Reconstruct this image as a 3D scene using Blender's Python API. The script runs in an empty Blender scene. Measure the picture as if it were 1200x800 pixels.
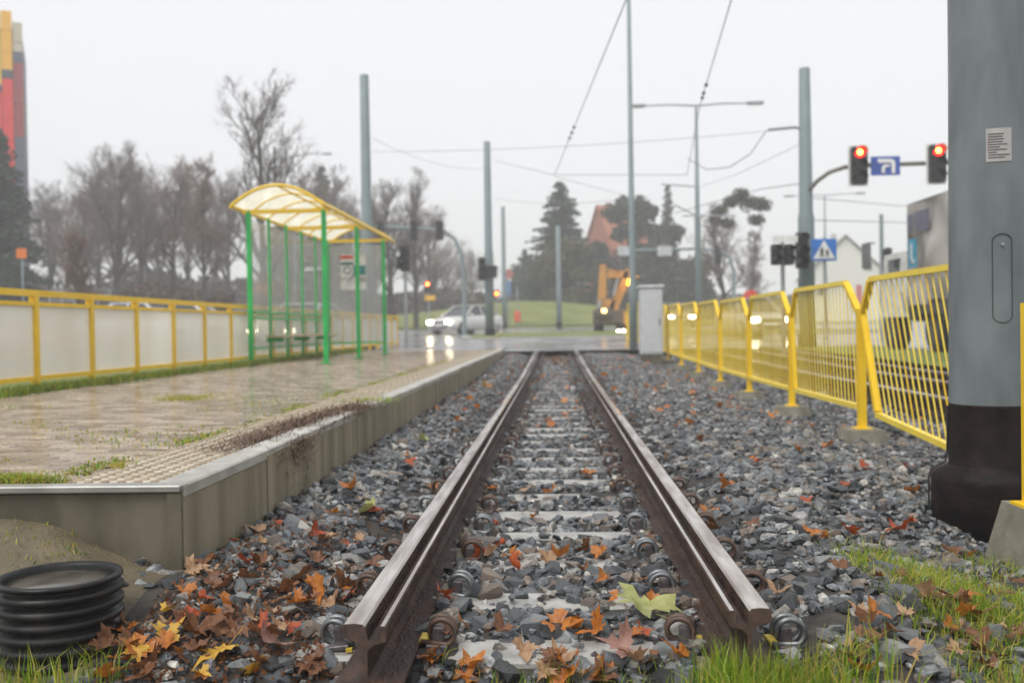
import bpy, bmesh, math, random
import numpy as np
from mathutils import Vector, Matrix, Quaternion

random.seed(7); rng = np.random.default_rng(7)
scn = bpy.context.scene
COL = scn.collection
rad = math.radians

# ------------------------------------------------------------------ camera
FPX, VPX, VPY, ROLL, CAMZ = 1150.0, 651.5, 383.0, rad(0.85), 0.94
y_c = Vector((VPX-600, -(VPY-400), -FPX)).normalized()
z_c = Vector((-math.sin(ROLL), math.cos(ROLL), 0)); z_c = (z_c - y_c*z_c.dot(y_c)).normalized()
x_c = y_c.cross(z_c)
CR = Matrix((x_c, y_c, z_c))
cam_d = bpy.data.cameras.new('camera'); cam = bpy.data.objects.new('camera', cam_d); COL.objects.link(cam)
cam.matrix_world = Matrix.Translation((0, 0, CAMZ)) @ CR.to_4x4()
cam_d.sensor_width = 36; cam_d.lens = FPX/1200*36
cam_d.clip_start = 0.05; cam_d.clip_end = 2000
cam_d.dof.use_dof = True; cam_d.dof.focus_distance = 3.25; cam_d.dof.aperture_fstop = 2.5
scn.camera = cam

# ------------------------------------------------------------------ world, sun, exposure
world = bpy.data.worlds.new('World'); scn.world = world; world.use_nodes = True
wn, wl = world.node_tree.nodes, world.node_tree.links
bg = wn['Background']
sky = wn.new('ShaderNodeTexSky'); sky.sky_type = 'NISHITA'; sky.sun_disc = False
sky.sun_elevation = rad(57); sky.sun_rotation = rad(215); sky.dust_density = 6; sky.air_density = 1
hs = wn.new('ShaderNodeHueSaturation'); hs.inputs['Saturation'].default_value = 0.15
mx = wn.new('ShaderNodeMix'); mx.data_type = 'RGBA'; mx.inputs[0].default_value = 0.9
mx.inputs[7].default_value = (9.3, 9.45, 9.75, 1)          # the closed layer of cloud
wl.new(sky.outputs[0], hs.inputs['Color']); wl.new(hs.outputs[0], mx.inputs[6]); wl.new(mx.outputs[2], bg.inputs[0])
bg.inputs[1].default_value = 0.072
sd = bpy.data.lights.new('sun', 'SUN'); sd.energy = 1.5; sd.angle = rad(30); sd.color = (1, .97, .93)
sun = bpy.data.objects.new('sun', sd); COL.objects.link(sun)
sun.rotation_euler = (rad(33), 0, rad(-35))
scn.view_settings.view_transform = 'Standard'; scn.view_settings.look = 'None'
scn.view_settings.gamma = 1; scn.view_settings.exposure = 0.62; scn.view_settings.use_curve_mapping = False
scn.cycles.use_denoising = True; scn.cycles.max_bounces = 8; scn.cycles.volume_bounces = 1
scn.cycles.transparent_max_bounces = 24

# ------------------------------------------------------------------ helpers
def W(px, py, d):
    """the place d metres down the track that the photograph shows at pixel px, py"""
    v = CR @ Vector((px-600, -(py-400), -FPX))
    return Vector((0, 0, CAMZ)) + v*(d/v.y)
def X(px, d): return W(px, 383, d).x
def sm(t):
    t = np.clip(t, 0, 1); return t*t*(3-2*t)

MATS = {}
def mat(name, col=(.5,.5,.5), rough=.6, metal=0., var=.15, scale=6., bump=0., bscale=80., col2=None, src=None, ramp=None,
        rough2=None, rscale=3., alpha=1., emit=0., spec=.5, detail=4., stretch=None, transl=0., trans=0., space='Object', orand=0., stops=(.35,.65)):
    if name in MATS: return MATS[name]
    m = bpy.data.materials.new(name); MATS[name] = m; m.use_nodes = True
    n, l = m.node_tree.nodes, m.node_tree.links
    b = n['Principled BSDF']; out = n['Material Output']
    b.inputs['Roughness'].default_value = rough; b.inputs['Metallic'].default_value = metal
    b.inputs['Specular IOR Level'].default_value = spec
    tc = n.new('ShaderNodeTexCoord'); co = tc.outputs[space]
    if stretch:
        mp = n.new('ShaderNodeMapping'); mp.inputs['Scale'].default_value = stretch; l.new(co, mp.inputs[0]); co = mp.outputs[0]
    nz = n.new('ShaderNodeTexNoise'); nz.inputs['Scale'].default_value = scale; nz.inputs['Detail'].default_value = detail
    l.new(co, nz.inputs['Vector'])
    c1 = tuple(max(0, c*(1-var)) for c in col); c2 = col2 or tuple(min(1, c*(1+var)) for c in col)
    if col2: c1 = col
    cr = n.new('ShaderNodeValToRGB')
    cr.color_ramp.elements[0].position = stops[0]; cr.color_ramp.elements[1].position = stops[1]
    cr.color_ramp.elements[0].color = (*c1, 1); cr.color_ramp.elements[1].color = (*c2, 1)
    l.new(nz.outputs[0], cr.inputs[0]); colout = cr.outputs[0]
    if src:                       # colour of the piece: an attribute or a random per object
        if src == 'OBJ':
            oi = n.new('ShaderNodeObjectInfo'); fac = oi.outputs['Random']
        else:
            at = n.new('ShaderNodeAttribute'); at.attribute_name = src; fac = at.outputs['Fac']
        r2 = n.new('ShaderNodeValToRGB'); r2.color_ramp.interpolation = 'LINEAR'
        els = r2.color_ramp.elements
        while len(els) < len(ramp): els.new(.5)
        for e, (p, c) in zip(els, ramp): e.position = p; e.color = (*c, 1)
        l.new(fac, r2.inputs[0])
        mm = n.new('ShaderNodeMix'); mm.data_type = 'RGBA'; mm.blend_type = 'MULTIPLY'; mm.inputs[0].default_value = 1
        cr.color_ramp.elements[0].color = (1-var,)*3+(1,); cr.color_ramp.elements[1].color = (1+var,)*3+(1,)
        l.new(r2.outputs[0], mm.inputs[6]); l.new(cr.outputs[0], mm.inputs[7]); colout = mm.outputs[2]
    if orand:
        oi = n.new('ShaderNodeObjectInfo'); mr = n.new('ShaderNodeMapRange')
        mr.inputs[3].default_value = 1-orand; mr.inputs[4].default_value = 1+orand; l.new(oi.outputs['Random'], mr.inputs[0])
        vm = n.new('ShaderNodeVectorMath'); vm.operation = 'SCALE'; l.new(colout, vm.inputs[0]); l.new(mr.outputs[0], vm.inputs['Scale']); colout = vm.outputs[0]
    l.new(colout, b.inputs['Base Color'])
    if rough2 is not None:
        n2 = n.new('ShaderNodeTexNoise'); n2.inputs['Scale'].default_value = rscale; l.new(co, n2.inputs['Vector'])
        mr = n.new('ShaderNodeMapRange'); mr.inputs[1].default_value = .38; mr.inputs[2].default_value = .62
        mr.inputs[3].default_value = rough; mr.inputs[4].default_value = rough2
        l.new(n2.outputs[0], mr.inputs[0]); l.new(mr.outputs[0], b.inputs['Roughness'])
    if bump:
        n3 = n.new('ShaderNodeTexNoise'); n3.inputs['Scale'].default_value = bscale; n3.inputs['Detail'].default_value = 6
        l.new(co, n3.inputs['Vector'])
        bp = n.new('ShaderNodeBump'); bp.inputs['Strength'].default_value = bump; bp.inputs['Distance'].default_value = .01
        l.new(n3.outputs[0], bp.inputs['Height']); l.new(bp.outputs[0], b.inputs['Normal'])
    if trans: b.inputs['Transmission Weight'].default_value = trans; b.inputs['IOR'].default_value = 1.1
    if emit:
        b.inputs['Emission Color'].default_value = (*col, 1); b.inputs['Emission Strength'].default_value = emit
    sh = b.outputs[0]
    if transl:
        tr = n.new('ShaderNodeBsdfTranslucent'); l.new(colout, tr.inputs[0]); ms = n.new('ShaderNodeMixShader'); ms.inputs[0].default_value = transl
        l.new(sh, ms.inputs[1]); l.new(tr.outputs[0], ms.inputs[2]); sh = ms.outputs[0]
    if alpha < 1:
        tp = n.new('ShaderNodeBsdfTransparent'); ms = n.new('ShaderNodeMixShader'); ms.inputs[0].default_value = alpha
        l.new(tp.outputs[0], ms.inputs[1]); l.new(sh, ms.inputs[2]); sh = ms.outputs[0]
    l.new(sh, out.inputs[0])
    return m

class MB:
    def __init__(s): s.v = []; s.f = []; s.mi = []
    def add(s, vs, fs, mi=0):
        o = len(s.v); s.v += [tuple(p) for p in vs]; s.f += [tuple(i+o for i in f) for f in fs]; s.mi += [mi]*len(fs); return s
    def box(s, c, size, rz=0, rx=0, taper=1., ch=0., mi=0):
        hx, hy, hz = size[0]/2, size[1]/2, size[2]/2
        R = Matrix.Rotation(rz, 3, 'Z') @ Matrix.Rotation(rx, 3, 'X'); c = Vector(c)
        if ch:
            lv = [(hx-ch, hy-ch, -hz), (hx, hy, -hz+ch), (hx, hy, hz-ch), (hx-ch, hy-ch, hz)]
            vs = []
            for a, b_, z in lv:
                for sx, sy in ((-1,-1),(1,-1),(1,1),(-1,1)): vs.append(c + R @ Vector((sx*a, sy*b_, z)))
            fs = [(3,2,1,0), (12,13,14,15)]
            for k in range(3):
                for i in range(4): fs.append((k*4+i, k*4+(i+1) % 4, k*4+4+(i+1) % 4, k*4+4+i))
        else:
            vs = [c + R @ Vector((sx*hx*(taper if sz > 0 else 1), sy*hy*(taper if sz > 0 else 1), sz*hz)) for sz in (-1, 1) for sx, sy in ((-1,-1),(1,-1),(1,1),(-1,1))]
            fs = [(3,2,1,0), (4,5,6,7)] + [(i, (i+1) % 4, 4+(i+1) % 4, 4+i) for i in range(4)]
        return s.add(vs, fs, mi)
    def tube(s, pts, r, n=8, caps=True, mi=0):
        pts = [Vector(p) for p in pts]; r = r if isinstance(r, (list, tuple)) else [r]*len(pts)
        vs, fs = [], []; up = None
        for i, p in enumerate(pts):
            t = (pts[min(i+1, len(pts)-1)] - pts[max(i-1, 0)]).normalized()
            if up is None: up = Vector((0,0,1)) if abs(t.z) < .9 else Vector((1,0,0))
            a = t.cross(up).normalized(); b = a.cross(t).normalized(); up = b
            for k in range(n):
                an = 2*math.pi*k/n; vs.append(p + (a*math.cos(an) + b*math.sin(an))*r[i])
        for i in range(len(pts)-1):
            for k in range(n): fs.append((i*n+k, i*n+(k+1) % n, (i+1)*n+(k+1) % n, (i+1)*n+k))
        if caps: fs += [tuple(range(n-1, -1, -1)), tuple((len(pts)-1)*n+k for k in range(n))]
        return s.add(vs, fs, mi)
    def lathe(s, prof, n=24, c=(0,0,0), mi=0, close=True):
        vs, fs = [], []
        for r, z in prof:
            for k in range(n):
                a = 2*math.pi*k/n; vs.append((c[0]+r*math.cos(a), c[1]+r*math.sin(a), c[2]+z))
        for i in range(len(prof)-1):
            for k in range(n): fs.append((i*n+k, i*n+(k+1) % n, (i+1)*n+(k+1) % n, (i+1)*n+k))
        if close: fs += [tuple(range(n-1,-1,-1)), tuple((len(prof)-1)*n+k for k in range(n))]
        return s.add(vs, fs, mi)
    def prism(s, outline, M3, depth, mi=0):
        """outline (u,v) in the plane M3 (4x4: columns u, v, normal), extruded along the normal"""
        n = len(outline)
        vs = [M3 @ Vector((u, v, 0)) for u, v in outline] + [M3 @ Vector((u, v, depth)) for u, v in outline]
        fs = [tuple(range(n-1,-1,-1)), tuple(range(n, 2*n))] + [(i, (i+1) % n, n+(i+1) % n, n+i) for i in range(n)]
        return s.add(vs, fs, mi)
    def mesh(s, name, mats, off=None, smooth=False):
        me = bpy.data.meshes.new(name)
        vs = s.v if off is None else [(a-off[0], b-off[1], c-off[2]) for a, b, c in s.v]
        me.from_pydata(vs, [], s.f)
        for m in (mats if isinstance(mats, (list, tuple)) else [mats]): me.materials.append(m)
        if any(s.mi): me.polygons.foreach_set('material_index', s.mi)
        if smooth: me.shade_smooth()
        me.update(); return me

def link(name, data, parent=None, loc=None):
    o = bpy.data.objects.new(name, data); COL.objects.link(o)
    if parent: o.parent = parent
    if loc is not None: o.location = loc
    return o
def tag(o, label, cat, group=None):
    o['label'] = label; o['category'] = cat
    if group: o['group'] = group
    return o
def thing(name, label, cat, loc=(0,0,0), rz=0, group=None):
    o = link(name, None); o.location = loc; o.rotation_euler = (0, 0, rz); o.empty_display_size = .1
    return tag(o, label, cat, group)
def part(root, name, mb, m, world=False, smooth=False, off=None):
    """a part; world: the shape is given in world coordinates and root is not rotated"""
    o_ = off if off is not None else (tuple(root.location) if world else None)
    if world and root.parent: o_ = tuple(root.parent.location + root.location)
    return link(name, mb.mesh(name, m, o_, smooth), root)
def single(name, label, cat, mb, m, base, smooth=False, group=None):
    return tag(link(name, mb.mesh(name, m, base, smooth), None, base), label, cat, group)
def structure(name, mb_or_mesh, m=None, parent=None, smooth=False):
    me = mb_or_mesh if m is None else mb_or_mesh.mesh(name, m, None, smooth)
    o = link(name, me, parent)
    if not parent: o['kind'] = 'structure'
    return o
def copytree(o, parent=None):
    c = o.copy(); COL.objects.link(c); c.parent = parent
    for ch in list(o.children): copytree(ch, c)
    return c
def bulk(name, V, T, m, tint=None, smooth=False):
    me = bpy.data.meshes.new(name); n = len(T); k = T.shape[1]
    me.vertices.add(len(V)); me.vertices.foreach_set('co', np.ascontiguousarray(V, np.float32).ravel())
    me.loops.add(n*k); me.loops.foreach_set('vertex_index', np.ascontiguousarray(T, np.int32).ravel())
    me.polygons.add(n); me.polygons.foreach_set('loop_start', np.arange(0, n*k, k, dtype=np.int32))
    me.polygons.foreach_set('loop_total', np.full(n, k, np.int32))
    me.materials.append(m)
    if tint is not None:
        a = me.attributes.new('tint', 'FLOAT', 'POINT'); a.data.foreach_set('value', np.ascontiguousarray(tint, np.float32))
    me.update(calc_edges=True); me.validate()
    if smooth: me.shade_smooth()
    else: me.shade_flat()
    return me
def grid(xs, ys, zf, m, name):
    xs = np.asarray(xs, float); ys = np.asarray(ys, float)
    GX, GY = np.meshgrid(xs, ys); GZ = zf(GX, GY)*np.ones_like(GX)
    V = np.stack([GX, GY, GZ], -1).reshape(-1, 3); nx = len(xs)
    i, j = np.meshgrid(np.arange(nx-1), np.arange(len(ys)-1)); a = (j*nx+i).ravel()
    return bulk(name, V, np.stack([a, a+1, a+nx+1, a+nx], -1), m, smooth=True)
def vnoise(x, y, s=1., seed=0):
    x = np.asarray(x)*s; y = np.asarray(y)*s
    return (np.sin(x*1.7+seed+1.3*np.sin(y*1.1+seed*2)) + np.sin(y*2.1-seed+1.7*np.sin(x*.9+seed)) + np.sin((x+y)*1.3+seed*3))/3

# ------------------------------------------------------------------ materials
SLATE = [(0,(.014,.016,.018)),(.25,(.042,.048,.054)),(.5,(.09,.10,.108)),(.68,(.16,.17,.175)),(.76,(.27,.275,.27)),(.80,(.10,.078,.062)),(.88,(.19,.145,.11)),(.92,(.13,.115,.095)),(.965,(.44,.42,.375)),(1,(.05,.055,.058))]
m_stone_s = mat('ballast_stone', rough=.10, rough2=.42, rscale=25, spec=.6, var=.45, scale=38, bump=.5, bscale=90, src='tint', ramp=SLATE)
m_stone_o = mat('ballast_stone_single', rough=.10, rough2=.42, rscale=25, spec=.6, var=.45, scale=38, bump=.5, bscale=90, src='OBJ', ramp=SLATE)
m_soil = mat('dark_soil', (.035,.03,.024), .8, var=.5, scale=20, bump=.6, bscale=90)
m_sand = mat('sandy_soil', (.085,.068,.04), .7, col2=(.15,.12,.072), scale=7, bump=.9, bscale=60, detail=10)
m_conc = mat('platform_concrete', (.165,.14,.09), .4, col2=(.29,.25,.175), scale=2.2, stretch=(3,3,.25), bump=.25, bscale=150, rough2=.7, orand=.1)
m_conc_dark = mat('damp_concrete', (.08,.07,.045), .4, col2=(.15,.132,.09), scale=4, stretch=(2,2,1), bump=.25, bscale=150, rough2=.65)
m_sleeper = mat('sleeper_concrete', (.26,.255,.235), .35, col2=(.42,.41,.385), scale=9, bump=.3, bscale=160, rough2=.6)
m_footing = mat('footing_concrete', (.15,.14,.10), .7, col2=(.23,.215,.165), scale=9, bump=.45, bscale=140)
m_kerbtop = mat('kerb_concrete', (.30,.29,.25), .35, col2=(.46,.45,.41), scale=7, bump=.2, rough2=.6)
m_rust = mat('rail_rust', (.022,.013,.010), .5, spec=.25, col2=(.070,.036,.024), scale=24, stretch=(1,.4,1), bump=.7, bscale=90, rough2=.65)
m_railtop = mat('rail_running_face', (.28,.24,.225), .14, col2=(.54,.50,.48), scale=26, metal=.45, stretch=(1,.12,1), rough2=.42, bump=.06, bscale=60)
m_railend = mat('rail_cut_face', (.05,.03,.022), .55, col2=(.10,.06,.045), scale=40)
m_galv = mat('galvanised_clip', (.17,.18,.185), .4, metal=.6, var=.3, scale=40)
m_rustclip = mat('rusty_clip', (.045,.027,.02), .5, col2=(.10,.055,.036), scale=40)
m_nut = mat('dull_nut', (.10,.085,.085), .5, metal=.3, var=.3, scale=60)
m_insul = mat('yellow_insulator', (.45,.33,.03), .5, var=.3, scale=40)
m_yellow = mat('yellow_paint', (.80,.50,.006), .35, col2=(.86,.57,.012), scale=7, rough2=.5, detail=10, bump=.08, bscale=40, orand=.05)
m_yellow_pale = mat('pale_yellow_paint', (.88,.66,.07), .35, var=.07, scale=5)
m_green = mat('green_paint', (.003,.40,.075), .35, var=.12, scale=5)
m_pole = mat('grey_pole_paint', (.085,.106,.116), .42, col2=(.175,.20,.208), scale=3.2, stretch=(1.6,1.6,.55), stops=(.28,.62), bump=.05, bscale=200, rough2=.6, detail=8)
m_pole_far = mat('grey_green_pole_paint', (.19,.24,.25), .5, var=.08, scale=2)
m_tar = mat('tar_coat', (.006,.005,.005), .5, col2=(.020,.013,.011), scale=12, bump=.4, bscale=70, rough2=.75, spec=.12)
m_frost = mat('frosted_panel', (.80,.765,.68), .25, col2=(.88,.86,.80), scale=1.1, stretch=(1,1,.4), transl=.5, alpha=.78, orand=.06)
m_glass = mat('shelter_glass', (.55,.56,.56), .12, var=.05, alpha=.30)
m_roofsheet = mat('roof_sheet', (.90,.87,.70), .3, var=.05, transl=.85, alpha=.72)
m_asphalt = mat('wet_asphalt', (.16,.16,.165), .12, col2=(.24,.24,.245), scale=1.2, rough2=.35, rscale=.6, bump=.05, bscale=60, detail=8)
m_lawn = mat('lawn', (.10,.145,.025), .9, col2=(.20,.205,.05), scale=.5, bump=.5, bscale=12, detail=8)
m_bank = mat('bank_soil', (.095,.075,.048), .9, col2=(.15,.12,.07), scale=.6, bump=.5, bscale=10, detail=8)
m_grass = mat('grass_blade', rough=.45, var=.15, src='tint', ramp=[(0,(.09,.18,.012)),(.45,(.21,.34,.02)),(.7,(.38,.42,.035)),(.88,(.52,.43,.09)),(1,(.38,.25,.08))], transl=.35)
m_paver = mat('paver', rough=.03, rough2=.2, rscale=2.2, var=.3, scale=30, bump=.10, bscale=120, src='OBJ', ramp=[(0,(.16,.118,.08)),(.5,(.28,.215,.155)),(1,(.42,.34,.26))])
m_paver_s = mat('paver_field', rough=.03, rough2=.2, rscale=2.2, var=.3, scale=30, bump=.10, bscale=120, src='tint', ramp=[(0,(.16,.118,.08)),(.5,(.28,.215,.155)),(1,(.42,.34,.26))])
m_mortar = mat('joint_sand', (.06,.06,.035), .5, col2=(.06,.09,.03), scale=3)
m_tactile = mat('tactile_tile', (.42,.37,.28), .10, col2=(.58,.52,.42), scale=14, rough2=.3, bump=.1, orand=.12)
m_bark = mat('bark', (.045,.038,.032), .9, var=.3, scale=8)
m_bark_moss = mat('mossy_bark', (.055,.055,.035), .9, var=.35, scale=6)
m_twig = mat('twig', (.12,.093,.076), .9, var=.2, scale=3)
m_twig_red = mat('reddish_twig', (.165,.108,.08), .9, var=.2, scale=3)
m_needle = mat('needles', (.022,.045,.024), .7, col2=(.06,.095,.05), scale=2.5, transl=.15)
m_needle_y = mat('yellowing_foliage', (.06,.065,.025), .7, col2=(.13,.11,.04), scale=1.2, transl=.2)
m_yew = mat('dark_foliage', (.02,.03,.018), .7, col2=(.06,.072,.042), scale=2.5, transl=.1)
m_mistle = mat('mistletoe_foliage', (.06,.07,.03), .7, var=.3, scale=2)
m_rustleaf = mat('dry_leaves', (.20,.095,.04), .7, col2=(.28,.15,.06), scale=2, transl=.3)
m_black = mat('black_plastic', (.015,.015,.016), .45, var=.2)
m_rubber = mat('tyre_rubber', (.018,.018,.018), .6, var=.3, scale=20)
m_steel = mat('grey_steel', (.32,.34,.35), .4, metal=.3, var=.1)
m_wire = mat('overhead_wire', (.07,.07,.075), .5)
m_white = mat('white_paint', (.72,.72,.70), .35, var=.05)
m_red_on = mat('red_light_lit', (1,.006,.006), .3, emit=3.5)
m_amber_on = mat('amber_light_lit', (1,.45,.02), .3, emit=6.)
m_hot = mat('signal_core_lit', (1,.50,.06), .3, emit=9.)
m_lamp_on = mat('headlight_lit', (1,.86,.58), .3, emit=34.)
m_lens_off = mat('dark_lens', (.03,.02,.02), .2)
m_carglass = mat('car_glass', (.03,.035,.04), .08, spec=.8)

# ------------------------------------------------------------------ heights
def Hh(x, y):
    """ballast and soil level round the track"""
    x = np.asarray(x, float); y = np.asarray(y, float)
    z = -.010 + .10*sm((-.66-x)/.4) + .09*sm((x-.58)/.25) - .12*sm((x-1.5)/1.0) + .035*np.exp(-((np.abs(x)-.38)/.07)**2)
    z = z - .15*sm((2.82-y)/.28)*(1-sm((np.abs(x)-.85)/.3))*(1-.85*sm((x-.2)/.25)) - np.where(x < 0, .11, .10)*sm((3.25-y)/.6)*sm((np.abs(x)-.75)/.35)
    z = z - .15*sm((5.6-y)/1.3)*sm((x-.95)/.8)
    z = z + .20*sm((-1.30-x)/.75)*(1+.18*vnoise(x,y,4,8)+.08*vnoise(x,y,15,3))*sm((y-3.0)/.40)*(y < 3.6) - .02*sm((-1.2-x)/.3)*(y < 3.0)
    z = z + .012*np.maximum(0, y-15) + .012*vnoise(x, y, 2.3, 1) + .006*vnoise(x, y, 7, 4)
    return z
def Hf(x, y): return float(Hh(x, y))
def trackz(y): return .012*max(0, y-15)
def Rd(y):
    y = np.asarray(y, float)
    return np.where(y < 26, .30-.009*(26-y), np.minimum(.30+.0155*(y-26), .96))
def Rf(y): return float(Rd(y))

# ------------------------------------------------------------------ the setting
structure('ground', grid(np.concatenate([np.linspace(-260,-70,8), np.linspace(-60,60,49), np.linspace(70,260,8)]),
          np.concatenate([np.linspace(-60,-10,4), np.linspace(-5,120,84), np.linspace(140,400,8)]),
          lambda x, y: np.where(y < 64, Rd(y)-.55, .80+0*y) + sm((y-64.5)/13)*(2.1*np.exp(-((x+2)/11)**2) + 1.3*sm((-x-6)/18)) + .2*vnoise(x, y, .12, 3)*(y > 66)
          + np.where(y < 64, 0., .1), m_lawn, 'ground'))
structure('track_bed', grid(np.linspace(-1.36, 6.0, 150), np.concatenate([np.linspace(-4, 2, 10), np.linspace(2.05, 7, 120), np.linspace(7.2, 26.4, 60)]), Hh, m_soil, 'track_bed'))
structure('sandy_mound', grid(np.linspace(-7, -1.36, 90), np.linspace(-4, 3.42, 110), Hh, m_sand, 'sandy_mound'))
structure('road', grid(np.linspace(-90, 90, 61), np.linspace(26.4, 66, 45), lambda x, y: Rd(y), m_asphalt, 'road'))
structure('street', grid(np.linspace(8.4, 60, 12), np.linspace(-10, 26.4, 12), lambda x, y: Rd(y), m_asphalt, 'street'))
structure('side_street', grid(np.linspace(-30, -6.6, 12), np.linspace(-10, 26.4, 12), lambda x, y: Rd(y)-.05, m_asphalt, 'side_street'))
structure('grass_strip', grid(np.linspace(6.0, 8.4, 10), np.linspace(-8, 26.4, 40), lambda x, y: Rd(y)+.03+.02*vnoise(x, y, 3), m_lawn, 'grass_strip'))
structure('grass_verge', grid(np.linspace(-6.6, -5.02, 8), np.linspace(-4, 26.4, 40), lambda x, y: .372+.012*vnoise(x, y, 3), m_lawn, 'grass_verge'))
mb = MB()   # grass island between the carriageways
isl = [(-3.3,38.6),(9,38.9),(14,41.5),(9,46.5),(-2.6,46.2),(-3.8,42)]
mb.add([(x, y, Rf(y)-.1) for x, y in isl]+[(x, y, Rf(y)+.1) for x, y in isl], [tuple(range(6,12))]+[(i,(i+1)%6,6+(i+1)%6,6+i) for i in range(6)])
structure('grass_island', mb, m_lawn)
mb = MB(); isl2 = [(1.004*x+(.25 if x > 0 else -.25), y+(.25 if y > 42.5 else -.25)) for x, y in isl]
mb.add([(x, y, Rf(y)-.1) for x, y in isl2]+[(x, y, Rf(y)+.085) for x, y in isl2], [tuple(range(6,12))]+[(i,(i+1)%6,6+(i+1)%6,6+i) for i in range(6)])
structure('kerb', mb, m_kerbtop)
# far pavement beyond the carriageway
structure('pavement', grid(np.linspace(-60, 60, 41), np.linspace(66, 68.2, 3), lambda x, y: 1.06+0*y, m_kerbtop, 'pavement'))

# ------------------------------------------------------------------ tram rails and sleepers
PROF = [(-.034,0),(.146,0),(.146,.010),(.078,.026),(.064,.040),(.063,.110),(.078,.124),(.112,.134),(.113,.170),(.109,.174),(.098,.174),(.091,.138),(.066,.138),(.058,.172),(.052,.1785),(.030,.181),(.005,.179),(0,.174),(0,.146),(.040,.130),(.051,.115),(.051,.040),(.036,.026),(-.034,.010)]
TOPF = {9, 13, 14, 15}
def rail(name, label, sgn, x0, ys, zf, group=None):
    root = thing(name, label, 'rail', (sgn*x0, ys[0], .012+zf(ys[0])), 0, group)
    mb = MB(); n = len(PROF)
    vs = [(sgn*(x0-u), y, .012+z+zf(y)) for y in ys for u, z in PROF]
    for k in range(len(ys)-1):
        for i in range(n):
            f = (k*n+i, k*n+(i+1)%n, (k+1)*n+(i+1)%n, (k+1)*n+i)
            mb.f.append(f if sgn > 0 else f[::-1]); mb.mi.append(1 if i in TOPF else 0)
    e = tuple(range(n)); mb.f.append(e if sgn < 0 else e[::-1]); mb.mi.append(2)
    mb.v = vs
    part(root, 'rail_bar', mb, [m_rust, m_railtop, m_railend], True)
    return root
ysn = [2.47]+list(np.arange(3, 26.5, .75))+[26.6]
rail('tram_rail', 'grooved tram rail beside the platform, its cut end over scattered leaves', -1, .556, ysn, trackz)
rail('tram_rail', 'grooved tram rail on the fence side, cut end in green grass', 1, .556, [2.60]+ysn[1:], trackz)
ys2 = list(np.arange(3.5, 27, 1.5))
for i, (xx, lab) in enumerate(((3.75,'rusty rail just behind the yellow fence, first of the far tracks'),(4.75,'rusty rail behind the yellow fence, second from the fence'),(5.55,'rusty rail behind the yellow fence beside the grass strip'))):
    rail('tram_rail', lab, 1, xx, ys2, lambda y: .02+trackz(y), 'rails behind the yellow fence')

def helix_clip():
    mb = MB(); pts = []
    for t in np.linspace(0, 1, 34):
        a = -math.pi*.15 + t*2*math.pi*1.75
        pts.append((.038*math.cos(a), -.032+.064*t, .046+.036*math.sin(a)))
    pts = [(.055,-.032,.012)]+pts+[(.06,.034,.02)]
    mb.tube(pts, .0082, 7); return mb
clip_me = {k: helix_clip().mesh('rail_clip', m, None, True) for k, m in (('g', m_galv), ('r', m_rustclip))}
nut_me = MB().box((.012,0,.034),(.032,.034,.05), ch=.004).box((.012,0,.008),(.06,.10,.016), ch=.003).mesh('clip_nut', m_nut)
ins_me = MB().box((.052,0,.020),(.026,.07,.012), ch=.003).box((.045,-.055,.004),(.018,.014,.010)).mesh('insulator', m_insul)
ins_dark = MB().box((.052,0,.020),(.03,.08,.016), ch=.003).mesh('insulator', mat('dull_insulator', (.10,.09,.06), .6, var=.3, scale=40)); SP = .516; SL = [2.86 + SP*k for k in range(46)]
sl_mb = MB()
prof = [(-.10,-.16),(.10,-.16),(.095,-.012),(.084,0),(-.084,0),(-.095,-.012)]
xs_ = [-.92,-.905,-.68,-.66,-.36,-.34,.34,.36,.66,.68,.905,.92]
dz_ = [-.012,0,0,.008,.008,0,0,.008,.008,0,0,-.012]
for x, dz in zip(xs_, dz_): sl_mb.v += [(x, u, z+dz) for u, z in prof]
for k in range(len(xs_)-1):
    for i in range(6): sl_mb.f.append((k*6+i, k*6+(i+1)%6, (k+1)*6+(i+1)%6, (k+1)*6+i)[::-1])
sl_mb.f += [tuple(range(6)), tuple(range(len(sl_mb.v)-1, len(sl_mb.v)-7, -1))]; sl_mb.mi = [0]*len(sl_mb.f)
sl_me = sl_mb.mesh('sleeper_block', m_sleeper)
ORD = 'first second third fourth fifth sixth seventh eighth ninth tenth eleventh twelfth thirteenth fourteenth fifteenth sixteenth seventeenth eighteenth nineteenth twentieth'.split()
TEN = {20:'twenty',30:'thirty',40:'forty'}
def ordinal(n):
    if n <= 20: return ORD[n-1]
    t, u = divmod(n, 10)
    return {2:'twentieth',3:'thirtieth',4:'fortieth'}[t] if u == 0 else TEN[t*10]+'-'+ORD[u-1]
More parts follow.
